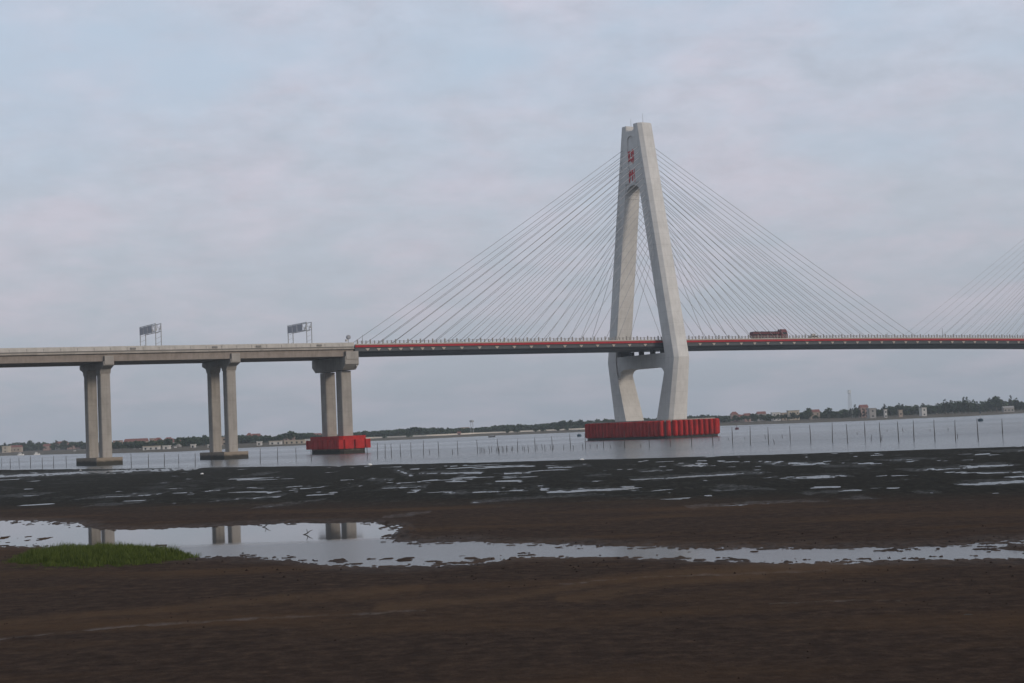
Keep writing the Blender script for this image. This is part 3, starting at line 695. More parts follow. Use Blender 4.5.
for x, y, hh in [(719, 441, 3), (728.5, 440, 2.5), (765.5, 438.5, 4), (782.5, 438, 4), (774.5, 444, 5), (745, 439, 2), (857, 434.5, 2), (871, 441, 6), (881.5, 440.5, 5), (902.5, 431, 3), (887, 431.5, 2), (948, 430.5, 3), (957.5, 438.5, 5), (930, 431, 2), (597, 448, 4), (611, 448, 3), (641, 447, 3)]:
    stake('short_stake', x, y, y-hh, 'short crooked stick poking out of the river right of the net line start', 'short sticks around and right of the tower', random.uniform(-.2, .2))

# ------------------------------------------------------------------ far bank
SHX = [-500, -100, 0, 60, 115, 150, 185, 240, 310, 375, 430, 480, 580, 650, 720, 800, 870, 920, 960, 1024, 1120, 1500]
SHD = [1800, 1650, 1480, 1330, 1150, 1090, 1040, 1150, 1160, 1370, 1345, 1400, 1400, 1430, 1460, 1345, 1290, 1340, 1320, 1450, 1500, 1700]
def shoreY(x): return float(np.interp(x, SHX, SHD))
def wpt(x, Y, z=0.0):      # world point at depth Y on the sight line of column x near the horizon
    d = ray(x, hor(x)); return np.array([d[0]/d[1]*Y, Y, z])
def land_z(off): return float(np.interp(off, [-5, 0, 20, 60, 140, 400], [-0.5, 0.0, 1.0, 1.4, 2.0, 2.6]))
def build_land():
    xs = np.linspace(-900, 1900, 260); offs = [-6, 0, 12, 30, 60, 140, 400, 1200, 5600]
    vs_, fs = [], []
    for x in xs:
        Y0 = shoreY(x)+22*float(fbm(np.array(x/40.0), np.array(0.3), 5, 3))
        for of in offs:
            p = wpt(x, Y0+of, land_z(of)+(0.6*float(fbm(np.array(x/9.0), np.array(of/40.0), 9, 3)) if of > 0 else 0)); vs_.append(tuple(p))
    n = len(offs)
    for i in range(len(xs)-1):
        for j in range(n-1): fs.append((i*n+j, (i+1)*n+j, (i+1)*n+j+1, i*n+j+1))
    me = bpy.data.meshes.new('far_bank_terrain'); me.from_pydata(vs_, [], fs); me.shade_smooth()
    t = NT('bank_soil'); a = t.noise(0.012, 5, 0.6, stretch=(1, 3, 1)); b = t.noise(0.09, 4, 0.6)
    t.col(t.mix(t.ramp(b, [(0.4, 0.0), (0.6, 0.7)]), t.ramp(a, [(0.35, (0.10, 0.085, 0.065)), (0.55, (0.15, 0.125, 0.10)), (0.7, (0.05, 0.055, 0.03))]), (0.07, 0.065, 0.045))).rough(0.95, 0.05)
    me.materials.append(t.m); o = bpy.data.objects.new('far_bank_terrain', me); COL.objects.link(o); tag(o, kind='structure')
build_land()

rnd = random.Random(4)
def leafball(mb, c, rx, rz, n, sz):
    for _ in range(n):
        while True:
            d = Vector((rnd.uniform(-1, 1), rnd.uniform(-1, 1), rnd.uniform(-1, 1)))
            if 0.25 < d.length < 1: break
        p = Vector(c)+Vector((d.x*rx, d.y*rx, d.z*rz)); a = Vector((rnd.uniform(-1, 1), rnd.uniform(-1, 1), rnd.uniform(-.6, .6))).normalized()
        b = a.cross(Vector((rnd.uniform(-1, 1), rnd.uniform(-1, 1), rnd.uniform(-1, 1)))).normalized(); q = sz*rnd.uniform(0.5, 1.2)
        mb.add([p+a*q, p+b*q, p-a*q*0.8, p-b*q], [(0, 1, 2, 3)])
def crown(kind, mb, k=1.0):
    if kind == 'round':
        for _ in range(6):
            a = rnd.uniform(0, 6.28); r = rnd.uniform(0.6, 2.6); leafball(mb, (r*math.cos(a), r*math.sin(a), rnd.uniform(4.4, 8.6)), rnd.uniform(1.6, 2.6), rnd.uniform(1.2, 2.0), int(34*k), 0.75)
        leafball(mb, (0, 0, 6.4), 3.4, 3.0, int(70*k), 0.8)
    elif kind == 'tall':
        for j in range(8):
            z = 4+j*1.35; r = (1-abs(j-3)/7)*1.7; a = rnd.uniform(0, 6.28)
            leafball(mb, (r*math.cos(a)*0.7, r*math.sin(a)*0.7, z), rnd.uniform(1.1, 1.9)*(1.15-0.10*j), rnd.uniform(1.0, 1.7)*(1.1-0.04*j), int(30*k), 0.6*(1.1-0.06*j))
    elif kind == 'spread':
        for _ in range(9):
            a = rnd.uniform(0, 6.28); r = rnd.uniform(0.8, 3.8); leafball(mb, (r*math.cos(a), r*math.sin(a), rnd.uniform(5.2, 7.4)-r*0.25), rnd.uniform(1.6, 2.4), rnd.uniform(1.0, 1.6), int(30*k), 0.8)
    else:
        for _ in range(5):
            a = rnd.uniform(0, 6.28); r = rnd.uniform(0.3, 1.8); leafball(mb, (r*math.cos(a), r*math.sin(a), rnd.uniform(0.8, 2.6)), 1.5, 1.2, int(26*k), 0.6)
KH = {'round': 10.0, 'tall': 14.8, 'spread': 8.6, 'bush': 3.9}
protos = {}
def make_tree(kind, name, mat):
    e = empty(name); mb = MB(); crown(kind, mb)
    mb.build('crown', mat, e)
    t = MB(); h = KH[kind]*0.72
    t.tube([(0, 0, -0.5), (0.15, 0, h*0.4), (0.05, 0.1, h)], [0.30, 0.22, 0.08], 6)
    for _ in range(4):
        a = rnd.uniform(0, 6.28); z = h*rnd.uniform(0.4, 0.75); r = KH[kind]*0.16; t.tube([(0, 0, z), (r*math.cos(a), r*math.sin(a), z+r*0.9)], [0.12, 0.04], 5)
    t.build('trunk', M['bark'], e); return e
spec = [('round', 'broadleaf_tree', 'leaf'), ('round', 'broadleaf_tree', 'leaf'), ('spread', 'broadleaf_tree', 'leaf'), ('tall', 'casuarina_tree', 'needle'), ('tall', 'casuarina_tree', 'needle'), ('tall', 'casuarina_tree', 'needle'), ('bush', 'riverside_bush', 'leaf')]
for i, (k, nm, m) in enumerate(spec): protos[i] = make_tree(k, nm, M[m])
index_children()
usedp = set()
def plant(i, x, Y, hgt, label, group, wide=1.0):
    o = protos[i]
    if i in usedp:
        c = o.copy(); COL.objects.link(c)
        for ch in ALLCH[o.name]:
            d = ch.copy(); COL.objects.link(d); d.parent = c
        o = c
    usedp.add(i)
    kd = spec[i][0]; sc = hgt/KH[kd]; of = Y-shoreY(x)
    o.location = tuple(wpt(x, Y, land_z(of))); o.scale = (sc*wide, sc*wide, sc); o.rotation_euler = (0, 0, rnd.uniform(0, 6.28))
    tag(o, label, 'bush' if kd == 'bush' else 'tree', group)
# skyline of the wood: pixel row of the tree tops
TX = [-120, 0, 25, 50, 65, 80, 100, 125, 150, 165, 180, 210, 240, 270, 290, 300, 330, 360, 385, 410, 425, 455, 480, 505, 540, 560, 580, 600, 650, 705, 725, 745, 765, 790, 808, 830, 855, 870, 885, 900, 915, 930, 945, 955, 967, 980, 990, 997, 1005, 1012, 1024, 1120]
TY = [446, 443, 441, 442, 440, 441, 442, 441, 440, 438, 436.5, 435, 434, 435, 432, 431.5, 434, 431, 429.5, 427, 426, 428, 426.5, 424, 423, 421.5, 419.5, 419, 417, 414, 415, 413, 413, 413, 410, 411, 407, 409, 406.5, 404, 404, 403, 401.5, 400, 398, 402, 398, 397, 401, 397.5, 400, 398]
def topY(x): return float(np.interp(x, TX, TY))
def height_at(x, Y, ytop, z0): return max(3.0, (hor(x)-ytop)*Y/F+HC-z0)
GRP = 'trees along the far bank'
x = -25.0; cnt = 0
while x < 1050:
    row = cnt % 2; Y = shoreY(x)+(150 if row else 105)+rnd.uniform(-14, 14)
    if x < 100: Y += 250
    if 225 < x < 370: Y += 60
    if 370 <= x < 600: Y += 70
    hh = height_at(x, Y, topY(x), 2.0)*(rnd.uniform(0.80, 1.08) if row else rnd.uniform(0.45, 0.85)); rr = x > 840
    i = rnd.choice([3, 4, 5, 1, 3]) if rr else rnd.choice([0, 1, 2, 0, 1, 3 if hh > 9 else 2])
    wd_ = 1.0 if i not in (3, 4, 5) else 1.9
    if i in (0, 1, 2): wd_ = max(1.0, 7.5/hh)
    nm = {'casuarina_tree': 'tall feathery dark tree in the belt of trees on the far bank', 'broadleaf_tree': 'rounded dark green tree in the belt of trees on the far bank'}[spec[i][1]]
    if 596 < x < 700 and rnd.random() < .3: pass
    plant(i, x, Y, hh, nm, GRP+(', feathery' if i in (3, 4, 5) else ', rounded'), wd_)
    x += rnd.uniform(2.7, 3.9) if x > 840 else rnd.uniform(3.6, 5.0); cnt += 1
# singled-out crowns that rise over the belt
for i, x, yt, wdt, lab in [(3, 855, 404.0, 1.3, 'dark pointed tree right beside the lattice mast on the far bank'), (0, 996.8, 395.6, 1.0, 'large round crowned tree standing above the far right wood'),
                           (3, 1011.5, 394.8, 1.1, 'slim pointed tree just right of the large round crown, far right'), (4, 1017, 397.0, 1.3, 'broader pointed tree at the far right edge of the picture'),
                           (3, 963.5, 396.4, 1.2, 'left one of a pair of tall bushy treetops on the right bank'), (5, 967.5, 396.2, 1.2, 'right one of a pair of tall bushy treetops on the right bank'),
                           (4, 945.5, 398.2, 1.3, 'tall narrow tree left of the twin treetops on the right bank'), (4, 899, 402.2, 1.2, 'slender spiky tree on the far bank above a pale hut gap'),
                           (0, 808, 407.5, 1.0, 'dark conical tree on the far bank left of the beige house'), (1, 829, 407.3, 1.1, 'dark domed tree between the beige house and the lattice mast'),
                           (0, 291, 430.5, 1.2, 'wide domed tree top above the white sheds, left of the red fendered pier'), (3, 884.5, 403.5, 1.4, 'irregular tall tree right of the pink house on the far bank'),
                           (2, 415, 425.5, 1.8, 'broad crown forming the hump of the wood behind the sea wall'), (2, 563, 418.8, 1.0, 'rounded crown rising left of the big red fender')]:
    Y = shoreY(x)+135; plant(i, x, Y, height_at(x, Y, yt, 2.0), lab, None, wdt)
# bushes in front of the embankment
for x, hp, lab in [(384.5, 3.0, 'round dark bush before the pale embankment near the red pier foot'), (409.5, 3.4, 'small dark bush before the pale embankment, second from the red pier foot'), (508, 4.6, 'dark bush clump before the embankment below mid wood, largest'),
                   (515.5, 3.8, 'dark bush just right of the largest clump before the embankment'), (536, 3.2, 'low dark bush before the embankment, left of two'), (543, 3.6, 'taller dark bush before the embankment, right of two'), (557, 4.2, 'dark bush before the embankment nearest to the big red fender'), (567, 2.4, 'little bush on the bank beside the big red fender')]:
    Y = shoreY(x)+60; plant(6, x, Y, max(2.5, hp*Y/F*1.15), lab, None, 1.3)
for i in protos:
    if i not in usedp: bpy.data.objects.remove(protos[i])
# the wood behind, one mass
mb = MB(); rnd = random.Random(12); x = -140.0
while x < 1150:
    for row in range(2):
        Y = shoreY(x)+200+row*60+rnd.uniform(-20, 20)+(260 if x < 100 else 60 if x < 370 else 40)
        hh = height_at(x, Y, topY(x), 2.3)*rnd.uniform(0.82, 1.0); c = wpt(x+rnd.uniform(-2, 2), Y, 2.2)
        for _ in range(5): leafball(mb, (c[0]+rnd.uniform(-4, 4), c[1]+rnd.uniform(-4, 4), 2+hh*rnd.uniform(0.35, 0.8)), rnd.uniform(2, 3.6), hh*0.22, 22, 1.1)
        leafball(mb, (c[0], c[1], 2+hh*0.35), 4.5, hh*0.34, 40, 1.3)
    x += 3.4
tag(mb.build('distant_woodland', M['leaf']), 'continuous dark green wood behind the trees of the far bank', 'woodland', None, 'stuff')

# embankment wall
mb = MB(); pts = [(x, shoreY(x)+float(np.interp(x, [300, 375, 600], [70, 110, 110]))) for x in np.linspace(322, 612, 40)]
P_ = [wpt(x, Y, 0) for x, Y in pts]
mb.loft([[(p[0], p[1]-1.4, 0.6), (p[0], p[1]+3, 0.6), (p[0], p[1]+3, 3.0), (p[0], p[1], 3.0)] for p in P_])
tag(mb.build('embankment_wall', weathered('pale_embankment', (0.50, 0.46, 0.40), 0.25, 0.2, scale=0.03)), 'long pale river embankment wall between red pier foot and big red fender', 'wall')

# houses and sheds
WALLS = {'beige': (0.33, 0.27, 0.22), 'white': (0.52, 0.51, 0.49), 'pink': (0.32, 0.22, 0.195), 'grey': (0.30, 0.29, 0.28), 'cream': (0.42, 0.37, 0.30)}
WM = {k: weathered('render_'+k, v, 0.12, 0.15, scale=0.2) for k, v in WALLS.items()}
def house(x0, x1, yb, yt, off, wall, roofk, label, name='house', roofmat='roof', cat='house', depth=10):
    xc = (x0+x1)/2; off = off+45 if off > 99 else off; Y = shoreY(xc)+off; wid = (x1-x0)*Y/F; z0 = land_z(off)-0.3; p = wpt(xc, Y, z0)
    top = HC+(hor(xc)-yt)*Y/F-z0; h = max(2.6, top)
    e = empty(name, tuple(p), math.atan2(-p[0], p[1]) if False else 0.0, label=label, cat=cat)
    rh = {'flat': 0.4, 'gable': min(2.4, h*0.28), 'shed': 0.5, 'hip': min(2.6, h*0.3)}[roofk]; wh = h-rh
    mb = MB(); mb.box(-wid/2, wid/2, 0, depth, 0, wh); w_ = mb.build('wall', WM[wall], e)
    mb = MB(); o_ = 0.35
    if roofk == 'gable': mb.loft([[(-wid/2-o_, -o_, wh), (-wid/2-o_, depth+o_, wh), (-wid/2-o_, depth/2, h)], [(wid/2+o_, -o_, wh), (wid/2+o_, depth+o_, wh), (wid/2+o_, depth/2, h)]])
    elif roofk == 'hip': k = min(wid*0.28, depth/2); mb.loft([[(-wid/2-o_, -o_, wh), (wid/2+o_, -o_, wh), (wid/2+o_, depth+o_, wh), (-wid/2-o_, depth+o_, wh)], [(-wid/2+k, depth*0.45, h), (wid/2-k, depth*0.45, h), (wid/2-k, depth*0.55, h), (-wid/2+k, depth*0.55, h)]])
    else: mb.box(-wid/2-o_, wid/2+o_, -o_, depth+o_, wh+0.002, h)
    mb.build('roof', M['roof'] if roofmat == 'roof' else WM[roofmat], e)
    nf = max(1, int(wh/3.1)); nw = max(1, min(9, int(wid/3.2)))
    for f in range(nf):
        for k in range(nw):
            cx = -wid/2+wid*(k+0.5)/nw; zc = wh*(f+0.5)/nf
            mb = MB(); mb.box(cx-0.65, cx+0.65, -0.06, 0.03, zc-0.7, zc+0.6); mb.build('window', M['glass'], e)
    return e
house(2, 8, 449.5, 446.0, 150, 'cream', 'flat', 'low cream house among trees at the far left edge of the bank', roofmat='cream')
house(9, 20, 449, 445.2, 200, 'beige', 'gable', 'long beige house at the far left, right of the low cream one')
house(43, 48.5, 446.5, 444, 340, 'pink', 'gable', 'small pinkish house half hidden by trees near the far left')
house(55, 66, 446, 441.3, 380, 'grey', 'gable', 'grey block with dull red roof left of the leftmost pier in view')
house(67, 81, 446, 442.6, 390, 'pink', 'gable', 'long red roofed house just left of the leftmost pier')
house(113, 120, 445, 440.4, 240, 'pink', 'flat', 'small pink block just right of the leftmost pier', roofmat='pink')
house(124, 146, 446, 438.6, 230, 'beige', 'gable', 'long beige terrace with red roof between the two left piers')
house(149.5, 152.8, 446, 438.2, 240, 'pink', 'flat', 'narrow pinkish tower block right of the long beige terrace', roofmat='pink')
house(153.8, 160.4, 446, 437.6, 235, 'cream', 'hip', 'cream three storey house with red roof between the two left piers')
house(163, 172, 446, 437.3, 225, 'beige', 'hip', 'tall beige house with hipped red roof right of the cream one')
house(172.6, 178.8, 447, 439.8, 180, 'grey', 'gable', 'grey gabled house at the end of the row before the second pier')
house(142.6, 158.5, 449.4, 446.0, 60, 'white', 'shed', 'long white shed low on the bank between the two left piers', 'shed', 'cream', 'shed', 6)
house(162.4, 169, 448.2, 445.4, 62, 'white', 'shed', 'short white shed right of the long white shed', 'shed', 'white', 'shed', 6)
house(190.5, 194.5, 446.3, 444.2, 90, 'white', 'shed', 'tiny white hut under trees left of the second pier', 'hut', 'white', 'hut', 5)
house(207.5, 211, 447.5, 445.2, 40, 'white', 'shed', 'white hut seen behind the columns of the second pier', 'hut', 'white', 'hut', 5)
house(221.5, 226.5, 445.5, 437, 100, 'beige', 'flat', 'beige block seen in the gap of the second pier', roofmat='beige')
house(246, 251, 440, 433.0, 260, 'pink', 'hip', 'pink house with red roof above trees right of the second pier')
house(251.8, 259, 440, 433.6, 270, 'pink', 'gable', 'longer red roofed house beside the pink one, right of the second pier')
house(256.5, 261, 444.3, 441.4, 35, 'white', 'shed', 'small white boathouse at the waterline right of the second pier', 'shed', 'white', 'shed', 5)
house(269, 281, 443.3, 440.8, 40, 'white', 'shed', 'white shed at the waterline, middle of three before the red pier foot', 'shed', 'cream', 'shed', 6)
house(284, 304, 443.2, 440.0, 45, 'cream', 'shed', 'longest cream shed at the waterline before the red pier foot', 'shed', 'cream', 'shed', 6)
house(305, 326, 441.2, 438.6, 60, 'white', 'shed', 'white shed touching the red pier foot on its left', 'shed', 'white', 'shed', 6)
house(283.5, 294, 438, 434.0, 190, 'pink', 'gable', 'red roofed house in front of the domed trees above the white sheds')
house(313.5, 320, 437, 433.2, 200, 'pink', 'gable', 'red roofed house just left of the red footed pier columns')
house(461, 469, 431, 427.2, 230, 'beige', 'flat', 'beige building in the wood left of the water tower', roofmat='beige')
house(457.2, 460.6, 434.6, 431.6, 78, 'pink', 'gable', 'tiny red hut on the pale embankment below the beige building', 'hut', 'roof', 'hut', 4)
house(731.5, 738.5, 418, 411.6, 130, 'pink', 'hip', 'pink villa with peaked roof right of the big red fender')
house(739.5, 744, 419, 414.6, 135, 'cream', 'gable', 'low cream house right of the pink peaked villa')
house(744.8, 751, 419, 413.2, 130, 'pink', 'gable', 'dull pink house right of the low cream one on the right bank')
house(758, 766, 418, 411.4, 170, 'grey', 'gable', 'grey gabled house in the middle of the right bank row')
house(772.5, 780.5, 417.5, 412.2, 120, 'white', 'flat', 'white flat roofed house on the right bank', roofmat='white')
house(782, 787, 417, 412.6, 140, 'beige', 'flat', 'small beige block between the white house and the wide grey roofed one', roofmat='beige')
house(788.5, 799.5, 416, 410.2, 120, 'cream', 'flat', 'wide cream building with a dark flat roof on the right bank', roofmat='grey')
house(810.5, 820, 415, 409.4, 110, 'beige', 'gable', 'beige house with pink roof left of the lattice mast')
house(861, 868.5, 413, 404.6, 150, 'pink', 'gable', 'tall pinkish house right of the lattice mast')
house(869.5, 876, 414.5, 408.0, 70, 'grey', 'flat', 'grey concrete building below the tall pinkish house', roofmat='grey')
house(884.5, 887, 412.6, 409.3, 60, 'white', 'flat', 'tiny white shed against dark trees right of the grey building', 'hut', 'white', 'hut', 4)
house(899, 902.5, 412, 409.8, 60, 'beige', 'flat', 'tiny beige hut under tall trees on the right bank', 'hut', 'beige', 'hut', 4)
house(921.8, 926.6, 412.6, 407.2, 50, 'white', 'flat', 'small white two storey house standing alone before the right wood', roofmat='grey')
house(1003.5, 1014, 408.5, 406.0, 60, 'grey', 'gable', 'low greyish farm building before the trees at the far right', 'shed', 'grey', 'shed', 6)

def mast(x, yb, yt, off):
    Y = shoreY(x)+off; p = wpt(x, Y, 2.0); h = HC+(hor(x)-yt)*Y/F-2
    e = empty('lattice_mast', tuple(p), 0.3, label='thin lattice radio mast rising above the trees on the right bank', cat='mast')
    mb = MB(); w0, w1 = 1.5, 0.7; n = 12
    for sx, sy in ((-1, -1), (1, -1), (1, 1), (-1, 1)): mb.tube([(sx*w0, sy*w0, 0), (sx*w1, sy*w1, h)], 0.10, 4)
    for k in range(n):
        z0, z1 = h*k/n, h*(k+1)/n; a = w0+(w1-w0)*k/n; b = w0+(w1-w0)*(k+1)/n
        for (p0, p1) in (((-1, -1), (1, -1)), ((1, -1), (1, 1)), ((1, 1), (-1, 1)), ((-1, 1), (-1, -1))):
            mb.tube([(p0[0]*a, p0[1]*a, z0), (p1[0]*b, p1[1]*b, z1)], 0.06, 4)
    mb.build('lattice', M['steel'], e)
    for z in (h-0.6, h-3.2):
        mb = MB(); mb.tube([(0, 0, z), (0, 0, z+0.25)], 1.4, 10); mb.build('platform', M['steel'], e)
    for k in range(3):
        a = k*2.09; mb = MB(); hbox(mb, 1.4*math.cos(a), 1.4*math.sin(a), 0.35, 0.35, h-2.6, h-0.4); mb.build('antenna', M['white'], e)
mast(850.3, 412, 390.0, 150)
def water_tower(x, yt, off):
    Y = shoreY(x)+off; p = wpt(x, Y, 2.0); h = HC+(hor(x)-yt)*Y/F-2
    e = empty('water_tower', tuple(p), 0, label='small dark water tower on legs above the wood behind the embankment', cat='water tower')
    for sx, sy in ((-1, -1), (1, -1), (1, 1), (-1, 1)):
        mb = MB(); mb.tube([(sx*1.2, sy*1.2, 0), (sx*0.9, sy*0.9, h-2.2)], 0.22, 6); mb.build('leg', M['steel'], e)
    mb = MB(); mb.tube([(0, 0, h-2.4), (0, 0, h-2.0), (0, 0, h-0.8), (0, 0, h-0.3)], [1.6, 2.1, 2.1, 0.6], 14); mb.build('tank', M['steel'], e)
water_tower(472, 419.6, 150)

# ------------------------------------------------------------------ boats, buoys, small things
def boat(x, yb, L, mat, label, cabin=True):
    b = ground(x, yb, 0.0); e = empty('moored_boat', (b[0], b[1], 0.0), rnd.uniform(-0.4, 0.4), label=label, cat='boat')
    mb = MB(); rings = []
    for f, w_, z in ((-0.5, 0.55, 0.95), (-0.25, 0.9, 0.85), (0.1, 1.0, 0.85), (0.35, 0.7, 1.0), (0.5, 0.05, 1.25)):
        w_ *= L*0.14; rings.append([(f*L, -w_, z), (f*L, -w_*0.7, 0.1), (f*L, 0, -0.25), (f*L, w_*0.7, 0.1), (f*L, w_, z)])
    mb.loft(rings); mb.build('hull', mat, e)
    if cabin:
        mb = MB(); mb.box(-L*0.3, L*0.08, -L*0.09, L*0.09, 0.84, 2.3); c_ = mb.build('cabin', M['white'], e)
        mb = MB(); mb.box(-L*0.24, L*0.03, -L*0.09-0.03, -L*0.09-0.003, 1.4, 1.9); mb.build('window', M['glass'], c_)
for x, y, L, lab in [(20.8, 455.4, 5.5, 'white boat moored at far left, leftmost of the small white boats'), (37, 454.9, 5.0, 'white boat moored at far left, second from the picture edge'), (31.8, 452.5, 5.0, 'faint white boat drawn up on the bank at far left'),
                     (75.5, 453.2, 5.0, 'white boat moored just left of the leftmost pier'), (135.5, 451.6, 4.0, 'left one of two white boats right of the leftmost pier'), (140.3, 451.4, 4.0, 'right one of two white boats right of the leftmost pier'),
                     (176.2, 450.4, 5.5, 'bright white boat on the bank below the gabled house'), (752.8, 423.9, 6.0, 'white boat moored on the right bank right of the red float')]:
    boat(x, y, L, M['white'], lab)
boat(491.8, 437.3, 5.0, M['wood'], 'low brown boat on the river before the embankment', False)
def buoy(x, yb, r, mat, label, mast_h, flag=False):
    b = ground(x, yb, 0.0); e = empty('buoy', (b[0], b[1], 0), 0, label=label, cat='buoy')
    mb = MB(); mb.tube([(0, 0, -0.4), (0, 0, 0.0), (0, 0, r*0.9), (0, 0, r*1.15)], [r*0.8, r, r, r*0.6], 14); mb.build('float', mat, e)
    mb = MB(); mb.tube([(0, 0, r*1.1), (0, 0, mast_h)], [0.14, 0.08], 6); mb.build('mast', M['steel'], e)
    mb = MB(); mb.tube([(0, 0, mast_h*0.75), (0, 0, mast_h*0.95)], [0.35, 0.15], 8); mb.build('topmark', mat, e)
buoy(579.3, 436.6, 1.2, M['navy'], 'dark blue buoy on the water left of the big red fender', 4.0)
buoy(737, 429.6, 1.1, M['truckred'], 'dark red buoy on the water right of the big red fender', 2.6)
buoy(980.6, 421.4, 1.25, M['navy'], 'black buoy with a thin mast near the right edge of the river', 5.2)

def blades():
    rg = np.random.default_rng(5); cpx = G([(8, 563), (30, 555.5), (75, 549.5), (130, 549.0), (165, 552.5), (190, 556), (193, 560), (160, 565.0), (110, 569.5), (60, 571), (22, 568)])
    P = np.array(cpx); x0, y0 = P.min(0); x1, y1 = P.max(0); n = 60000
    X = rg.uniform(x0-0.5, x1+0.5, n); Y = rg.uniform(y0-0.5, y1+0.5, n)
    d = poly_sdf(X, Y, cpx, 0.35)+fbm(X/0.8, Y/1.2, 31, 3)*1.6
    k = d > rg.uniform(-0.35, 0.45, n); X, Y, d = X[k], Y[k], d[k]
    n = len(X); tuft = 0.8+1.3*fbm(X/0.5, Y/0.6, 8, 2)
    h = (0.22+0.44*np.clip(d/1.1, 0, 1))*tuft*rg.uniform(0.6, 1.25, n); a = rg.uniform(0, 6.28, n); ln = rg.uniform(0.05, 0.45, n)*h; b = rg.uniform(0, 6.28, n); w = 0.012+rg.uniform(0, 0.012, n)
    z0 = 0.02
    p = lambda sx, f: np.stack([X+np.cos(a)*w*sx+np.cos(b)*ln*f*f, Y+np.sin(a)*w*sx+np.sin(b)*ln*f*f, z0+h*f], -1)
    V = np.stack([p(-1, 0), p(1, 0), p(0.7, .6), p(-.7, .6), p(0, 1)], 1).reshape(-1, 3)
    i = np.arange(n)*5; me = bpy.data.meshes.new('marsh_grass')
    loops = np.stack([i, i+1, i+2, i+3, i+3, i+2, i+4], 1).ravel(); me.vertices.add(len(V)); me.vertices.foreach_set('co', V.ravel())
    me.loops.add(len(loops)); me.loops.foreach_set('vertex_index', loops.astype(np.int32)); me.polygons.add(2*n)
    ls = np.stack([np.arange(n)*7, np.arange(n)*7+4], 1).ravel(); me.polygons.foreach_set('loop_start', ls.astype(np.int32)); me.update(calc_edges=True)
    me.materials.append(M['grass']); o = bpy.data.objects.new('marsh_grass', me); COL.objects.link(o)
    tag(o, 'low island of bright green marsh grass beside the tidal pool', 'grass', None, 'stuff')
blades()
def lump(name, x, y, mat, size, label, cat, flat=0.5, z=0.08):
    b = ground(x, y, z); bm = bmesh.new(); bmesh.ops.create_icosphere(bm, subdivisions=2, radius=size)
    for v in bm.verts:
        v.co *= 1+rnd.uniform(-0.18, 0.18); v.co.z *= flat; v.co.x *= 1.4
    me = bpy.data.meshes.new(name); bm.to_mesh(me); bm.free(); me.materials.append(mat); o = bpy.data.objects.new(name, me); COL.objects.link(o); o.location = (b[0], b[1], z+size*flat*0.3)
    return tag(o, label, cat)
lump('foam_float', 202, 474.0, M['white'], 0.21, 'white foam scrap on the dark flat below the second pier', 'float', 0.8, 0.1)
lump('foam_float', 369.8, 464.9, M['white'], 0.38, 'white scrap at the river edge below the red footed pier', 'float', 0.6, 0.1)
lump('foam_float', 582, 459.9, M['white'], 0.30, 'white scrap at the river edge left of the big red fender', 'float', 0.6, 0.1)
lump('foam_float', 80.5, 470.5, M['white'], 0.23, 'white scrap on the flat below the leftmost pier', 'float', 0.7, 0.1)
lump('dry_leaf', 880, 611.5, NT('straw').col((0.14, 0.12, 0.05)).rough(0.9).m, 0.16, 'yellowish flat scrap lying on the brown mud at lower right', 'debris', 0.25)
lump('mud_clod', 836, 615.5, M['wood'], 0.13, 'small dark clod left of the yellowish scrap on the mud', 'clod', 0.5)
lump('mud_clod', 968, 617.0, M['wood'], 0.16, 'dark clod on the mud at lower right, nearest the picture edge', 'clod', 0.5)
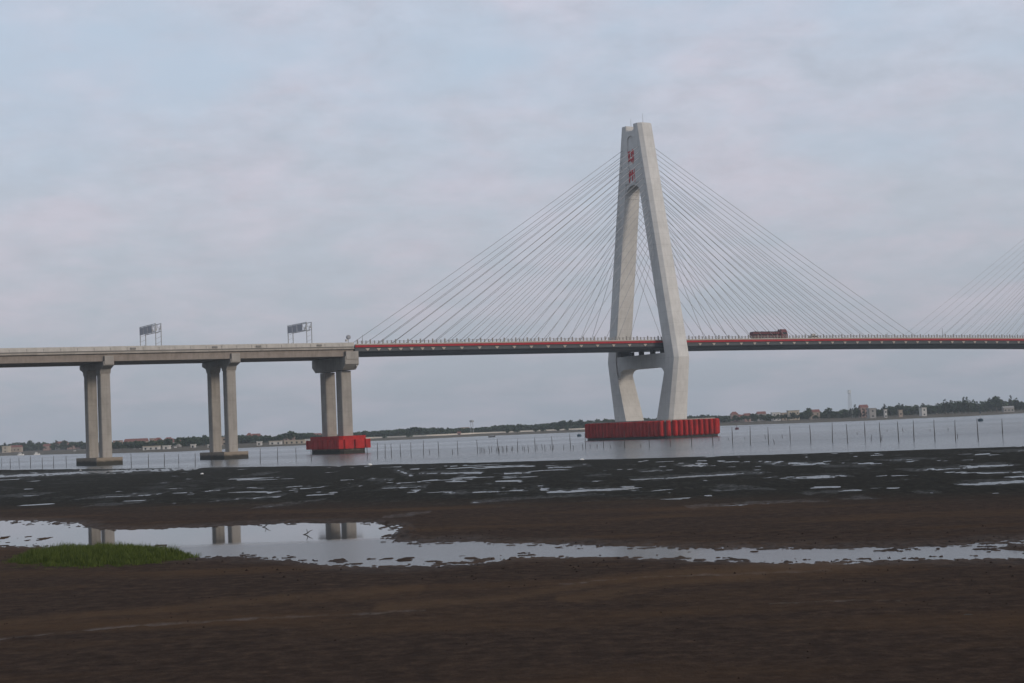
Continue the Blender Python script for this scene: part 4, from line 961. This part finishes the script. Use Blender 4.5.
def clods():
    rg = np.random.default_rng(9); n = 5200; mb = []; V = []; Fc = []
    Y = 40+75*rg.random(n)**1.3; X = (rg.random(n)-0.5)*2*(Y*0.36+2)
    keep = (fbm(X/6, Y/9, 61, 3) > rg.uniform(-0.25, 0.35, n)) & (poly_sdf(X, Y, POOL, 0.3) < 0.25)
    X, Y = X[keep], Y[keep]; sz = 0.012+0.05*rg.random(len(X))**3
    for x, y, q in zip(X, Y, sz):
        o = len(V); a = rg.uniform(0, 6.28); e = rg.uniform(1, 2.4)
        for k in range(5):
            t_ = a+k*1.257; V.append((x+math.cos(t_)*q*e, y+math.sin(t_)*q*1.2, 0.10))
        V.append((x+rg.uniform(-.3, .3)*q, y, 0.16+q*rg.uniform(0.4, 0.9)))
        Fc += [(o+k, o+(k+1) % 5, o+5) for k in range(5)]
    me = bpy.data.meshes.new('mud_clods'); me.from_pydata(V, [], Fc); me.materials.append(NT('clod_mud').col((0.018, 0.013, 0.011)).rough(0.9, 0.1).m)
    o = bpy.data.objects.new('mud_clods', me); COL.objects.link(o); tag(o, 'small dark clods and grit scattered over the brown mud', 'clods', None, 'stuff')
clods()
def drift(x, y, label):
    b = ground(x, y, 0.0); e = MB()
    e.tube([(-0.28, 0, 0.02), (0, 0, 0.10), (0.20, 0, 0.26), (0.42, 0.02, 0.34)], [0.03, 0.045, 0.03, 0.012], 6); e.tube([(0.05, 0, 0.12), (0.0, 0, 0.36), (-0.06, 0, 0.42)], [0.03, 0.02, 0.008], 6)
    o = e.build('driftwood', M['wood']); o.location = (b[0], b[1], -0.03); tag(o, label, 'driftwood')
drift(265.5, 527.0, 'dark forked stick poking out at the far rim of the pool')
drift(307, 534.5, 'short upright twig in the middle of the pool between pier reflections')
# ------------------------------------------------------------------ haze
mb = MB(); mb.box(-4500, 4500, -900, 7600, -2.5, 146); hz = mb.build('haze', bpy.data.materials.new('haze_air')); tag(hz, kind='stuff')
hm = hz.data.materials[0]; hm.use_nodes = True; hn = hm.node_tree; hn.nodes.clear()
ho = hn.nodes.new('ShaderNodeOutputMaterial'); hv = hn.nodes.new('ShaderNodeVolumePrincipled'); hn.links.new(hv.outputs[0], ho.inputs['Volume'])
hv.inputs['Color'].default_value = (0.80, 0.91, 1.0, 1); hv.inputs['Density'].default_value = 0.00012; hv.inputs['Anisotropy'].default_value = 0.0
print('objects', len(bpy.data.objects))
